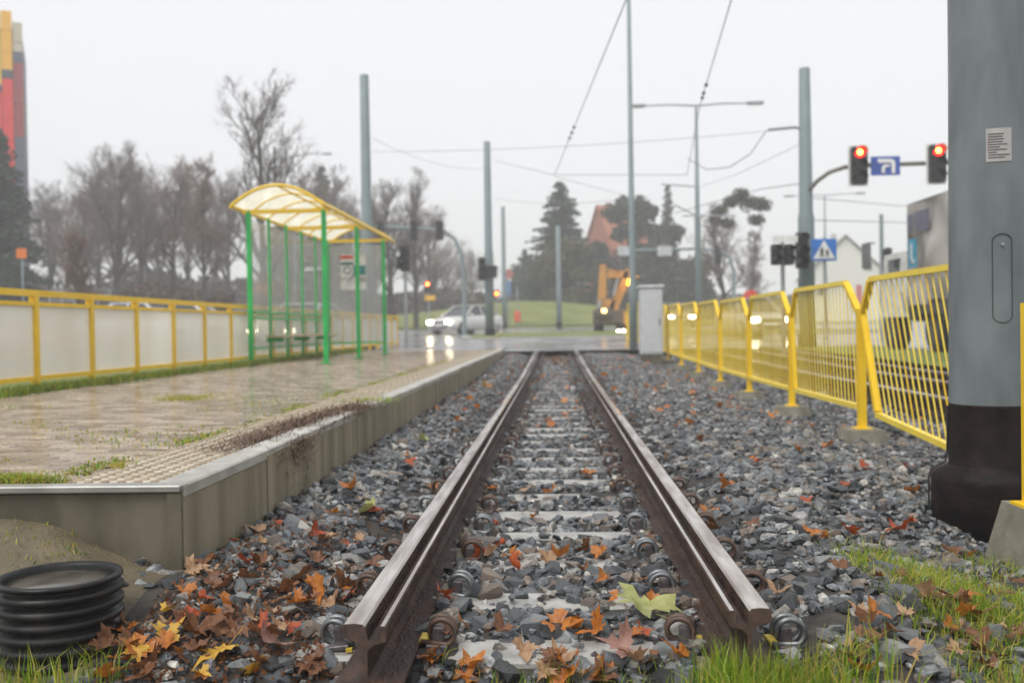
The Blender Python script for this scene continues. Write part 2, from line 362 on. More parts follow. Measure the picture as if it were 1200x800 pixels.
for k, y in enumerate(SL):
    lab = {0:'pale concrete sleeper under the cut rail ends with small stamped lettering', 1:'second concrete sleeper from the cut rail ends, almost buried in grey stones', 2:'third concrete sleeper from the cut rail ends, wet and half covered with stones'}.get(k, f'{ordinal(k+1)} concrete sleeper counted from the cut ends of the rails')
    t = thing('concrete_sleeper', lab, 'sleeper', (0, y, trackz(y)), random.uniform(-.006,.006), 'sleepers under the near track')
    link('sleeper_block', sl_me, t)
    for s in (-1, 1):
        for io in (-1, 1):        # -1 outer side of the rail
            c = link('rail_clip', clip_me[random.choice('ggrrr')], t)
            cx = .655 if io < 0 else .345
            c.location = (s*cx + random.uniform(-.004,.004), random.uniform(-.01,.01), .012)
            c.rotation_euler = (random.uniform(-.08,.08), random.uniform(-.12,.12), (math.pi if (io < 0) == (s > 0) else 0)+random.uniform(-.12,.12))
            link('clip_nut', nut_me, c); link('insulator', ins_me if k == 0 else ins_dark, c)
    if k == 0:
        st = MB(); f = .0035
        cx0, w, h = -.055, .118, .030
        st.box((cx0, -.025+h/2, .001),(w, f, .0016)).box((cx0-w/2, -.025, .001),(f, h, .0016)).box((cx0+w/2, -.025, .001),(f, h, .0016)).box((cx0,-.025-h/2,.001),(w*.4,f*.6,.0016))
        rr = random.Random(3)
        for q in range(8):
            xq = cx0-w/2+.014+q*.0128
            st.box((xq, -.026, .0012),(.0022, .017, .0016))
            st.box((xq+.0036, -.026+rr.choice((-.007,0,.007)), .0012),(.006, .0025, .0016), rz=rr.uniform(-.6,.6))
        o = part(t, 'stamped_lettering', st, mat('stamp_dark', (.10,.095,.09), .6)); o['label'] = 'small framed maker stamp, letters worn'

# ------------------------------------------------------------------ platform
ZP, PX0, PX1, PY0, PY1 = .39, -5.05, -1.33, 3.41, 25.2
plat = link('platform', MB().box(((PX0+PX1-.09)/2, (PY0+PY1)/2+.04, (ZP-.03-.3)/2),(PX1-PX0-.09, PY1-PY0-.08, ZP-.03+.3)).mesh('platform', m_mortar))
plat['kind'] = 'structure'
y = PY0; k = 0; pr = random.Random(5)
while y < PY1-.2:
    ln = pr.choice((1.0, .98, 1.02)); ln = min(ln, PY1-y)
    link('side_panel', MB().box((PX1-.045+pr.uniform(-.006,.003), y+ln/2, .03+pr.uniform(-.004,.003)),(.09, ln-.010, 2*(ZP-.03-.008)), ch=.006).mesh('side_panel', m_conc), plat)
    link('kerb_cap', MB().box((PX1-.062+pr.uniform(-.004,.004), y+ln/2, ZP-.016+pr.uniform(-.003,.003)),(.125, ln-.012, .05), ch=.007).mesh('kerb_cap', m_kerbtop), plat)
    y += ln; k += 1
link('end_panel', MB().box(((PX0+PX1)/2-.02, PY0+.03, .02),(PX1-PX0-.05, .06, 2*(ZP-.035)), ch=.005).mesh('end_panel', m_conc_dark), plat)
link('corner_strip', MB().box((PX1-.024, PY0-.008, .02),(.05, .02, 2*(ZP-.035))).mesh('corner_strip', m_conc_dark), plat)
link('edge_angle', MB().box(((PX0+PX1)/2, PY0+.012, ZP+.001),(PX1-PX0, .075, .026), ch=.005).mesh('edge_angle', mat('edge_steel', (.34,.34,.32), .25, metal=.5, var=.2)), plat)
# tactile tiles
TS = .375; tm = MB(); tm.box((0,0,-.02),(TS-.006, TS-.006, .04), ch=.003)
for i in range(6):
    for j in range(6):
        cx, cy = (i-2.5)*TS/6, (j-2.5)*TS/6; n = 8
        for r, z in ((.020,0),(.013,.0065)): tm.v += [(cx+r*math.cos(2*math.pi*q/n), cy+r*math.sin(2*math.pi*q/n), z) for q in range(n)]
        b0 = len(tm.v)-2*n
        tm.f += [(b0+q, b0+(q+1)%n, b0+n+(q+1)%n, b0+n+q) for q in range(n)]+[tuple(b0+n+q for q in range(n))]; tm.mi += [1]*(n+1)
tile_me = tm.mesh('tactile_tile', [m_tactile, mat('tactile_stud', (.22,.165,.10), .4, col2=(.33,.26,.17), scale=14)])
for k in range(int((PY1-PY0-.06)/TS)):
    o = link('tactile_tile', tile_me, plat, (PX1-.13-TS/2, PY0+.055+TS*(k+.5), ZP+pr.uniform(-.003,.002)))
    o.rotation_euler = (pr.uniform(-.006,.006), pr.uniform(-.006,.006), 0)
# block paving
pv_me = MB().box((0,0,-.02),(.191,.090,.04), ch=.008).mesh('paver', m_paver)
pv = []; xa, xb = PX0+.02, PX1-.13-TS-.01
row = 0; yy = PY0+.10
while yy < PY1-.1:
    xx = xb-.1-(.1 if row % 2 else 0)
    while xx > xa+.1:
        pv.append((xx, yy)); xx -= .2
    yy += .1; row += 1
pv = np.array(pv); ang = pv[:,0]/pv[:,1]
vis = (ang > -.60)
near = pv[vis][np.argsort((pv[vis][:,1]))][:300]
nearset = {tuple(p) for p in near}
for x, y in near:
    o = link('paver', pv_me, plat, (x, y, ZP-.004+.006*vnoise(x,y,1.2)+pr.uniform(-.003,.002)))
    o.rotation_euler = (pr.uniform(-.006,.006), pr.uniform(-.006,.006), pr.uniform(-.006,.006))
rest = np.array([p for p in pv if tuple(p) not in nearset])
bv = np.array([v.co[:] for v in pv_me.vertices]); bf = [tuple(p.vertices) for p in pv_me.polygons]
bt = np.array([(f[0], f[i], f[i+1]) for f in bf for i in range(1, len(f)-1)])
nr = len(rest); off = np.zeros((nr,1,3)); off[:,0,0] = rest[:,0]; off[:,0,1] = rest[:,1]; off[:,0,2] = ZP-.004+.006*vnoise(rest[:,0],rest[:,1],1.2)+rng.uniform(-.003,.002,nr)
V = bv[None]+off; V[:,:,2] += (V[:,:,0]-off[:,:,0])*rng.uniform(-.006,.006,(nr,1)) + (V[:,:,1]-off[:,:,1])*rng.uniform(-.006,.006,(nr,1))
T = bt[None]+(np.arange(nr)*len(bv))[:,None,None]
o = link('paver_field', bulk('paver_field', V.reshape(-1,3), T.reshape(-1,3), m_paver_s, np.repeat(rng.random(nr), len(bv))), plat); o['kind'] = 'stuff'

# ------------------------------------------------------------------ ballast stones
def stone_variant(seed, npts):
    r = np.random.default_rng(seed); bm = bmesh.new()
    p = r.normal(size=(npts,3)); p /= np.linalg.norm(p, axis=1)[:,None]
    p = np.sign(p)*np.abs(p)**.75*np.array([1., r.uniform(.6,.85), r.uniform(.42,.65)])*r.uniform(.85,1.05,(npts,1))
    for q in p: bm.verts.new(q)
    res = bmesh.ops.convex_hull(bm, input=bm.verts)
    bmesh.ops.delete(bm, geom=[v for v in bm.verts if not v.link_faces], context='VERTS')
    bmesh.ops.triangulate(bm, faces=bm.faces)
    bm.verts.ensure_lookup_table(); bm.verts.index_update()
    V = np.array([v.co[:] for v in bm.verts]); F = np.array([[v.index for v in f.verts] for f in bm.faces]); bm.free()
    return V, F
hi = [stone_variant(100+i, 17) for i in range(16)]; lo = [stone_variant(200+i, 10) for i in range(12)]
def rotmats(n, tilt):
    a = rng.uniform(0, 2*np.pi, n); tx = rng.normal(0, tilt, n); ty = rng.normal(0, tilt, n)
    ca, sa, cx, sx, cy, sy = np.cos(a), np.sin(a), np.cos(tx), np.sin(tx), np.cos(ty), np.sin(ty); o, z = np.ones(n), np.zeros(n)
    Rz = np.stack([ca,-sa,z,sa,ca,z,z,z,o],-1).reshape(n,3,3); Rx = np.stack([o,z,z,z,cx,-sx,z,sx,cx],-1).reshape(n,3,3); Ry = np.stack([cy,z,sy,z,o,z,-sy,z,cy],-1).reshape(n,3,3)
    return Rz @ Rx @ Ry
def stones_mesh(P, S, Rm, var, vi, tint):
    Vs, Ts, ts, o = [], [], [], 0
    for k, (V, F) in enumerate(var):
        ix = np.where(vi == k)[0]
        if not len(ix): continue
        Q = np.einsum('nij,nvj->nvi', Rm[ix], V[None]*S[ix][:,None,None]) + P[ix][:,None]
        Vs.append(Q.reshape(-1,3)); Ts.append((F[None]+(np.arange(len(ix))*len(V))[:,None,None]+o).reshape(-1,3)); ts.append(np.repeat(tint[ix], len(V))); o += len(ix)*len(V)
    return np.concatenate(Vs), np.concatenate(Ts), np.concatenate(ts)
SLA = np.array(SL)
def scatter(x0, x1, y0, y1, dens):
    n = int((x1-x0)*(y1-y0)*dens)
    x = rng.uniform(x0, x1, n); y = rng.uniform(y0, y1, n)
    # in view (with a margin)
    ok = (x < .56*y+.3) & (x > -.62*y-.3)
    ax = np.abs(x); ok &= ~((ax > .435) & (ax < .568))
    dy = np.min(np.abs(y[:,None]-SLA[None]), axis=1)
    on = (dy < np.where(y < 4.2, .055, .088)) & (ax < .9)
    keep = rng.random(n) < np.where((y > 3.2) & (y < 4.1), .42, .015)
    ok &= ~on | keep
    ok &= ~(on & (ax > .28) & (ax < .74))
    ok &= ~((y < 2.75) & (rng.random(n) < sm((2.75-y)/.35)*.75))
    gx = .8*sm((x-1.0)/.35)*sm((3.75-y)/.5)
    ok &= rng.random(n) > gx*.93
    ok &= ~((x < -1.2) & (y < 3.35) & (rng.random(n) < .8*sm((-1.2-x)/.12)))
    ok &= (x > -1.33) | (y < 3.4)
    ok &= ~((x < -1.35) & (np.hypot(x+1.48, y-2.9) < .22))
    ok &= np.hypot(x-2.13, y-4.9) > .25
    x, y, on = x[ok], y[ok], on[ok]
    return x, y, on
x, y, on = scatter(-1.5, 2.9, 2.35, 8.2, 1050); n = len(x)
S = rng.lognormal(math.log(.0255), .42, n); S = np.clip(S, .009, .062); S[on] *= .85
z = Hh(x, y) + rng.uniform(-.018, .014, n) + np.where(on, .02, 0)
P = np.stack([x, y, z], -1); Rm = rotmats(n, .35); vi = rng.integers(0, len(hi), n); tint = rng.random(n); bt_ = (np.abs(np.abs(x)-.5) < .16)&(rng.random(n) < .4); tint[bt_] = rng.uniform(.785,.94,bt_.sum())
score = S/P[:,1]*(P[:,2]-Hh(x,y) > -.004)*(P[:,1] > 2.62)*(np.abs(P[:,0]/P[:,1]+.02) < .5)
top = np.argsort(-score)[:300]; sel = np.zeros(n, bool); sel[top] = True
bed = link('ballast', None); bed.name = 'ballast'
V, T, ts = stones_mesh(P[~sel], S[~sel], Rm[~sel], hi, vi[~sel], tint[~sel])
x2, y2, on2 = scatter(-1.33, 2.9, 8.2, 26.4, 560); n2 = len(x2)
S2 = np.clip(rng.lognormal(math.log(.031), .25, n2), .016, .05); P2 = np.stack([x2, y2, Hh(x2,y2)+rng.uniform(-.015,.014,n2)], -1)
Va, Ta, ta = stones_mesh(P2, S2, rotmats(n2,.35), lo, rng.integers(0,len(lo),n2), rng.random(n2))
x3 = rng.uniform(2.9, 6.0, 15000); y3 = rng.uniform(4.5, 26.4, 15000); ok = np.ones(15000, bool)
for xr in (3.75, 4.75, 5.55): ok &= ~((x3 > xr-.13) & (x3 < xr+.02))
ok &= (x3 < .52*y3+.3)
x3, y3 = x3[ok], y3[ok]; n3 = len(x3)
P3 = np.stack([x3, y3, Hh(x3,y3)+rng.uniform(-.01,.02,n3)], -1)
Vb, Tb, tb = stones_mesh(P3, np.clip(rng.lognormal(math.log(.045), .25, n3), .02, .07), rotmats(n3,.35), lo, rng.integers(0,len(lo),n3), rng.random(n3))
VV = np.concatenate([V, Va, Vb]); TT = np.concatenate([T, Ta+len(V), Tb+len(V)+len(Va)]); tt = np.concatenate([ts, ta, tb])
bpy.data.objects.remove(bed)
bed = link('ballast', bulk('ballast', VV, TT, m_stone_s, tt)); bed['kind'] = 'stuff'; bed['label'] = 'grey crushed stone ballast spread round the rails'
hm = []
for Vh, Fh in hi:
    me = bpy.data.meshes.new('stone'); me.from_pydata(Vh.tolist(), [], Fh.tolist()); me.materials.append(m_stone_o); hm.append(me)
for i in top:
    o = link('stone', hm[vi[i]], bpy.data.objects['track_bed'])
    o.matrix_local = Matrix.Translation(P[i]) @ Matrix(Rm[i].tolist()).to_4x4() @ Matrix.Scale(float(S[i]), 4)

# ------------------------------------------------------------------ the near pole
def pole_thing(name, label, x, y, z0, prof, m, cat='pole', group=None, tar=None, n=28):
    t = thing(name, label, cat, (x, y, z0), 0, group)
    part(t, 'shaft', MB().lathe(prof, n), m, smooth=False).data.shade_smooth()
    if tar: part(t, 'tarred_base', MB().lathe(tar, n), m_tar).data.shade_smooth()
    return t
px_, py_ = 2.13, 4.9; zb = -.2
np_t = pole_thing('tram_pole', 'thick grey steel tram pole with black tarred base and small data plate', px_, py_, zb, [(.197,.72),(.197,.735),(.187,2.3),(.175,9.0),(.17,9.02)], m_pole, tar=[(.285,-.1),(.283,.36),(.276,.395),(.207,.43),(.2005,.442),(.2005,.725),(.199,.735)], n=64)
def on_pole(ang, r, z): return (r*math.sin(ang), -r*math.cos(ang), z)
def curved(a0, a1, z0, z1, r, nseg=10):
    mb = MB()
    for i in range(nseg+1):
        a = a0+(a1-a0)*i/nseg; mb.v += [on_pole(a, r, z0), on_pole(a, r, z1)]
    mb.f = [(2*i, 2*i+2, 2*i+3, 2*i+1) for i in range(nseg)]; mb.mi = [0]*nseg; return mb
vdir = math.atan2(-px_, py_)            # angle that faces the camera
zc = W(1164, 170, py_-.18).z - zb; a_ = vdir+.19
pl = part(np_t, 'data_plate', curved(a_-.29, a_+.29, zc-.078, zc+.078, .1925), mat('plate_aluminium', (.42,.40,.39), .35, metal=.4, var=.1, scale=30))
pr2 = random.Random(11); mb = MB()
for q in range(10):
    zz = zc+.050-q*.0122; aa = a_-.26+pr2.uniform(0,.02); bb = aa+pr2.uniform(.18,.5)
    mb2 = curved(aa, min(bb, a_+.26), zz-.0032, zz+.0032, .1932, 6); mb.add(mb2.v, mb2.f)
part(pl, 'printed_lines', mb, mat('plate_print', (.10,.085,.085), .5))
zh0, zh1 = W(1168, 378, py_-.18).z-zb, W(1168, 274, py_-.18).z-zb
mb = MB(); ah = vdir+.24; pts = []
hw = .22; rr_ = .036
for q in range(17):
    a = math.pi*q/16; pts.append((ah+hw*math.cos(a), zh1-rr_+rr_*math.sin(a)))
for q in range(17):
    a = math.pi+math.pi*q/16; pts.append((ah+hw*math.cos(a), zh0+rr_+rr_*math.sin(a)))
ring = [Vector(on_pole(a, .1975-.0018*z, z)) for a, z in pts]; ring.append(ring[0])
part(np_t, 'hatch_seam', MB().tube(ring, .0022, 6, False), mat('seam_dark', (.03,.033,.035), .6))
hp = MB(); outer = [on_pole(a, .1975-.0018*z, z) for a, z in pts]
hp.add(outer+[on_pole(ah, .202-.0018*(zh0+zh1)/2, (zh0+zh1)/2)]*0, [tuple(range(len(outer)))])
part(np_t, 'hatch_lock', MB().tube([on_pole(ah, .188, zh1-.05), on_pole(ah, .203, zh1-.05)], .007, 8), m_steel)
# cable clipped to the tarred base
mb = MB(); ce = vdir-1.45
mb.tube([on_pole(ce,.203,.72), on_pole(ce,.206,.50), on_pole(ce,.214,.445), on_pole(ce,.28,.405), on_pole(ce,.292,.36), on_pole(ce,.292,-.05)], .005, 6)
part(np_t, 'earth_wire', mb, m_black)

# ------------------------------------------------------------------ yellow barrier fence on the fence side
FP = [(2.56,5.72),(2.50,8.17),(2.50,10.57),(2.52,12.97),(2.53,15.3),(2.53,17.6),(2.53,20.0),(2.53,22.4),(2.53,24.8)]
fence = thing('barrier_fence', 'yellow barred barrier fence on concrete footings along the ballast', 'fence', (FP[0][0], FP[0][1], Hf(*FP[0])))
def fence_panel(root, A, B, zA, zB, lean, chamA=True, chamB=True, nb=19):
    """A the far end, B the near end"""
    A = Vector((A[0],A[1],0)); B = Vector((B[0],B[1],0)); u = (B-A); L = u.length; u.normalize(); nrm = Vector((u.y,-u.x,0))
    g = .042
    def P(s, z): return A + u*s + Vector((0,0, zA+(zB-zA)*s/L*(1.25-z) + z))
    b, zt, zk, c, cA = .25, 1.29, 1.02, .36, .20
    pan = link('panel', None, root)
    def flat(p0, p1, w, th, name, m):
        p0, p1 = Vector(p0), Vector(p1); t = (p1-p0).normalized(); sdir = nrm; q = t.cross(sdir)
        vs = [p + q*sx*w/2 + sdir*sy*th/2 for p in (p0, p1) for sx, sy in ((-1,-1),(1,-1),(1,1),(-1,1))]
        part(pan, name, MB().add(vs, [(3,2,1,0),(4,5,6,7)]+[(i,(i+1)%4,4+(i+1)%4,4+i) for i in range(4)]), m, off=tuple(root.location))
    l1 = lean*(zk-b)
    flat(P(g+cA, zt), P(L-g-c, zt), .042, .05, 'top_rail', m_yellow_pale)
    flat(P(g+l1, b), P(L-g, b), .042, .045, 'bottom_rail', m_yellow_pale)
    flat(P(g, zk), P(g+cA-.01, zt-.015), .045, .05, 'corner_brace', m_yellow); flat(P(L-g, zk), P(L-g-c+.01, zt-.015), .045, .05, 'corner_brace', m_yellow)
    flat(P(g+l1, b+.022), P(g, zk), .045, .05, 'stile', m_yellow); flat(P(L-g, b+.022), P(L-g, zk), .045, .05, 'stile', m_yellow)
    s0 = g+l1
    for i in range(nb):
        s = g+.10 + (L-2*g-.1)*i/nb                     # foot of the bar before the lean
        sb = s + l1*1.0
        if sb > L-g-.02: break
        if s < g+cA: zt_ = zk+(zt-zk)*(s-lean*.15-g)/cA
        else: zt_ = zt
        st = s - lean*(zt_-zk)
        # clip at the near chamfer
        if st > L-g-c:
            zt_ = min(zt_, zt-(zt-zk)*(st-(L-g-c))/c)
        zt_ = max(zt_, .3)
        mbb = MB().tube([P(sb, b+.015), P(s-lean*(zt_-zk), zt_-.012)], .0058, 5, False)
        part(pan, 'bar', mbb, m_yellow_pale if i % 6 else m_yellow, off=tuple(root.location))
    return pan
for i, (x, y) in enumerate(FP):
    zg = Hf(x, y) if i else -.20
    ht = 1.02
    fz = zg-.02 if i else -.22; fh = .13 if i else .34
    if i == 0: part(fence, 'post', MB().box((x, y, .40),(.06,.065,1.2)), m_yellow, True)
    else:
        part(fence, 'footing', MB().box((x, y, fz+fh/2-.03),(.40,.40,fh+.06), taper=.72), m_footing, True)
        part(fence, 'post', MB().box((x, y, (zg+1.03)/2+.02),(.06,.065,1.03-zg)).box((x, y, fz+fh+.006),(.13,.13,.012)), m_yellow, True)
        lean = {1:.42, 2:.15}.get(i, .0)
        zA = trackz(y)-.01; zB = trackz(FP[i-1][1])-.01 if i > 1 else zA-.17
        fence_panel(fence, (x, y), FP[i-1], zA, zB, lean, nb=21 if i < 5 else 17)
f3 = thing('barrier_fence', 'yellow fence post on a tall rough concrete footing before the tarred pole', 'fence', (1.97, 4.2, -.2))
part(f3, 'footing', MB().box((2.05, 4.2, -.02),(.42,.40,.36), taper=.64), m_footing, True)
part(f3, 'post', MB().box((1.97, 4.2, .58),(.035,.045,.86)).box((1.98, 4.2, .166),(.12,.12,.012)), m_yellow, True)
fence_panel(f3, (1.97, 4.2), (2.15, 1.8), -.1, -.1, 0)
f2 = thing('barrier_fence', 'short yellow barrier length beside the grey cabinet and tall mast', 'fence', (2.2, 26.0, Hf(2.2,26)))
for A, B in (((2.14,29.6),(2.22,27.5)), ((2.22,27.5),(2.34,25.6))):
    fence_panel(f2, A, B, trackz(A[1])+.12, trackz(B[1])+.10, 0, nb=12)
    part(f2, 'post', MB().box((A[0], A[1], trackz(A[1])+.5),(.06,.065,.9)), m_yellow, True)

# ------------------------------------------------------------------ glazed yellow railing behind the platform
LX, LY0, LSP = -5.30, 8.56, 1.2
rl = thing('glazed_railing', 'long yellow railing with frosted panels behind the wet platform', 'railing', (LX, LY0, .37))
nlp = 21
for k in range(nlp):
    y = LY0+LSP*k
    part(rl, 'post', MB().box((LX, y, .37+.485),(.07,.07,.97)), m_yellow, True)
    if k < nlp-1:
        for nm, z, w in (('top_rail',1.365,.065),('upper_rail',1.255,.04),('lower_rail',.50,.045)):
            part(rl, nm, MB().box((LX, y+LSP/2, z),(.05, LSP-(0 if nm == 'top_rail' else .072), w)), m_yellow, True)
        part(rl, 'frosted_pane', MB().box((LX, y+LSP/2, .878),(.012, LSP-.08, .706)), m_frost, True)

# ------------------------------------------------------------------ tram shelter
SX0, SX1, SY0, SY1 = -5.16, -3.88, 16.4, 22.1
sh = thing('tram_shelter', 'green framed tram shelter with arched yellow ribbed roof on the platform', 'shelter', (SX0, SY0, ZP))
SZ = ZP+2.58
for y in (SY0, (SY0+SY1)/2-.1, SY1): part(sh, 'post', MB().box((SX1, y, (ZP+SZ)/2),(.072,.072,SZ-ZP)).box((SX1, y, ZP+.008),(.18,.18,.016)), m_green, True)
for k in range(6):
    y = SY0+(SY1-SY0)*k/5
    part(sh, 'post', MB().box((SX0, y, (ZP+SZ)/2),(.075 if k in (0,5) else .05,)*2+(SZ-ZP,)), m_green, True)
    if k < 5:
        y1 = SY0+(SY1-SY0)*(k+1)/5
        part(sh, 'glass_pane', MB().box((SX0, (y+y1)/2, ZP+1.36),(.012, y1-y-.07, 2.2)), m_glass, True)
part(sh, 'end_glass', MB().box(((SX0+SX1)/2, SY1, ZP+1.36),(SX1-SX0-.1, .012, 2.2)), m_glass, True)
for z in (.26, .78, .88):
    part(sh, 'back_bar', MB().box((SX0+.05, (SY0+SY1)/2, ZP+z),(.03, SY1-SY0-.1, .035)), m_green, True)
part(sh, 'end_bar', MB().box(((SX0+SX1)/2, SY1-.04, ZP+.26),(SX1-SX0-.1, .03, .04)), m_green, True)
bn = part(sh, 'bench_seat', MB().box((SX0+.27, (SY0+SY1)/2-.3, ZP+.46),(.36, 4.0, .04), ch=.008), mat('bench_wood', (.42,.34,.2), .5), True)
for dy in (-1.8, 0, 1.8): part(sh, 'bench_bracket', MB().box((SX0+.2, (SY0+SY1)/2-.3+dy, ZP+.40),(.3,.04,.07)), m_green, True)
RY0, RY1, RISE = SY0-.55, SY1+.75, .33
def arch(t): return SX0-.12+(SX1-SX0+.24)*t, SZ+.02+RISE*(1-(2*t-1)**2)
for k in range(8):
    y = RY0+(RY1-RY0)*k/7
    part(sh, 'roof_rib', MB().tube([(arch(t)[0], y, arch(t)[1]) for t in np.linspace(0,1,13)], .03 if k in (0,7) else .02, 6), m_yellow, True)
    if k < 7:
        y1 = RY0+(RY1-RY0)*(k+1)/7; mb = MB()
        for t in np.linspace(0,1,13):
            a = arch(t); mb.v += [(a[0], y+.022, a[1]+.01), (a[0], y1-.022, a[1]+.01)]
        mb.f = [(2*i,2*i+1,2*i+3,2*i+2) for i in range(12)]; mb.mi = [0]*12
        part(sh, 'roof_sheet', mb, m_roofsheet, True)
for t, r in ((0,.035),(.5,.022),(1,.035)):
    part(sh, 'roof_purlin', MB().tube([(arch(t)[0], RY0, arch(t)[1]), (arch(t)[0], RY1, arch(t)[1])], r, 6), m_yellow, True)
for y in (SY0, (SY0+SY1)/2-.1, SY1): part(sh, 'tie_beam', MB().box(((SX0+SX1)/2, y, SZ-.01),(SX1-SX0+.2,.06,.07)), m_yellow, True)
# poster on the end glass
po = thing('poster', 'white poster with red strip and teal print on the shelter end glass', 'poster', (X(401,SY1-.03), SY1-.03, W(401,340,SY1).z))
x0, x1 = X(400.5,SY1)-po.location.x, X(430.5,SY1)-po.location.x; h = W(415,298,SY1).z-po.location.z; wd = x1-x0
def pq(u0, u1, v0, v1, m, nm, dy):
    return part(po, nm, MB().box((x0+wd*(u0+u1)/2, -dy, h*(v0+v1)/2),(wd*(u1-u0), .004, h*(v1-v0))), m)
teal = mat('teal_print', (.02,.18,.20), .4); pw = mat('poster_white', (.62,.62,.6), .4)
pq(0,1,0,1,pw,'poster_sheet',0)
pq(0,.5,.87,.97,mat('red_print',(.55,.06,.04),.4),'red_strip',.006)
pq(.0,.5,.70,.78,mat('dark_green_print',(.04,.12,.10),.4),'green_strip',.006)
pq(.5,.98,.42,.68,teal,'teal_block',.006)
pq(.6,.98,.22,.38,mat('grey_print',(.35,.33,.31),.4),'grey_picture',.006)
pq(.0,.3,.30,.34,mat('grey_print2',(.35,.33,.31),.4),'grey_line',.006)
part(po,'ring',MB().tube([(x0+wd*.27+wd*.13*math.cos(a), -.006, h*.56+wd*.13*math.sin(a)) for a in np.linspace(0,2*math.pi,25)], wd*.035, 6, False), mat('ring_print',(.25,.25,.28),.4))
part(po,'swoosh',MB().prism([(x0+wd*.2,h*.18),(x0+wd*.5,h*.42),(x0+wd*.58,h*.42),(x0+wd*.3,h*.22)], Matrix(((1,0,0,0),(0,0,-1,-.006),(0,1,0,0),(0,0,0,1))), .003), mat('swoosh_print',(.08,.12,.12),.4))

# ------------------------------------------------------------------ corrugated pipe
pp = thing('corrugated_pipe', 'black corrugated pipe end with water on its lid beside the platform corner', 'pipe', (X(63,2.9), 2.9, -.036))
prf = [(.165,-.08)]
for k in range(6):
    z = .0+k*.038; prf += [(.160,z),(.176,z+.006),(.183,z+.013),(.183,z+.022),(.176,z+.029),(.160,z+.034)]
prf += [(.160,.232),(.178,.236),(.182,.243),(.178,.25),(.160,.25),(.156,.238),(.152,.225)]
part(pp, 'ribbed_wall', MB().lathe(prf, 48, close=False), mat('black_polyethylene', (.008,.008,.009), .3, col2=(.035,.031,.026), scale=9, rough2=.6, spec=.3, stops=(.5,.75)), smooth=True)
part(pp, 'lid', MB().lathe([(.156,.20),(.156,.228),(.12,.232),(.06,.236),(.001,.237)], 40, close=False), mat('muddy_lid', (.03,.025,.018), .08, col2=(.08,.068,.05), scale=9, rough2=.4), smooth=True)

# ------------------------------------------------------------------ trees
def bare_tree(seed, h, spread, trunk_r, n1=13, upright=.5, clear=.22, sub=(7,7,6)):
    r = random.Random(seed); tk, tw = MB(), MB()
    def branch(p, d, L, ra, lev):
        nseg = 5 if lev < 2 else (3 if lev < 4 else 1)
        pts, rs = [p], [ra]; q = p.copy(); dd = d.copy(); end = .35 if lev else .22
        for i in range(nseg):
            dd = (dd + Vector((r.uniform(-1,1), r.uniform(-1,1), r.uniform(-.5,1)))*(.08 if lev == 0 else .22) + Vector((0,0,.06*upright))).normalized()
            q = q + dd*(L/nseg); pts.append(q.copy()); rs.append(ra*(1-(1-end)*(i+1)/nseg))
        (tk if lev < 3 else tw).tube(pts, rs, (9,6,4,3,3,3)[lev], lev == 0)
        if lev == 4: return
        nch = (n1, *sub)[lev]
        for k in range(nch):
            t = (clear+(1-clear)*(k+r.random())/nch) if lev == 0 else r.uniform(.25, 1)
            f = t*nseg; i = min(int(f), nseg-1); b = pts[i].lerp(pts[i+1], f-i)
            ax = (pts[i+1]-pts[i]).normalized()
            pe = ax.orthogonal().normalized(); pe.rotate(Quaternion(ax, r.uniform(0, 6.283)))
            an = rad(r.uniform(28, 62) if lev else r.uniform(35,68)*(1-.45*t))
            nd = ax*math.cos(an)+pe*math.sin(an); nd.z += .25*upright if lev < 3 else .05; nd.normalize()
            if lev == 0: LL = spread*(1.1-.62*t)*r.uniform(.7,1.15)
            else: LL = L*r.uniform(.38,.62)
            rr = max(.016 if lev < 3 else .013, (rs[i]*.55 if lev == 0 else rs[i]*.55))
            branch(b, nd, LL, min(rr, .16), lev+1)
    branch(Vector((0,0,-.2)), Vector((r.uniform(-.04,.04), r.uniform(-.04,.04), 1)), h*.88, trunk_r, 0)
    return tk, tw
TREES = {}
def tree_protos():
    for key, a in dict(oak=(1,13,6.0,.32,15,.55,.2), lime=(2,14,4.6,.28,17,.8,.22), wide=(3,12,6.8,.34,15,.35,.18), slim=(4,12,3.4,.2,18,.9,.15), old=(5,14,5.8,.36,14,.5,.3), young=(6,8,2.6,.1,14,.9,.25), sparse=(2,14,5.0,.28,18,.7,.2,(5,5,5))).items():
        tk, tw = bare_tree(*a); TREES[key] = (tk, tw)
tree_protos()
_tm = {}
def bare(key, label, x, y, z, sc, rz, twm=None, bark=None, group='bare trees along the verge', leaves=0, lean=0):
    tk, tw = TREES[key]; twm = twm or m_twig; bark = bark or m_bark
    if (key, bark.name) not in _tm: _tm[(key, bark.name)] = tk.mesh('trunk', bark)
    if (key, twm.name, 't') not in _tm: _tm[(key, twm.name, 't')] = tw.mesh('crown', twm)
    t = thing('bare_tree', label, 'tree', (x, y, z), rz, group)
    t.scale = (sc, sc, sc); t.rotation_euler = (0, lean, rz)
    link('trunk', _tm[(key, bark.name)], t); link('crown', _tm[(key, twm.name, 't')], t)
    if leaves:
        r = np.random.default_rng(int(abs(x)*10)); ids = r.integers(0, len(tw.v), leaves); c = np.array(tw.v)[ids]+r.normal(0,.12,(leaves,3))
        o = link('dry_leaf_tufts', quads(c, .09, r, m_rustleaf), t); o['kind'] = 'stuff'
    return t
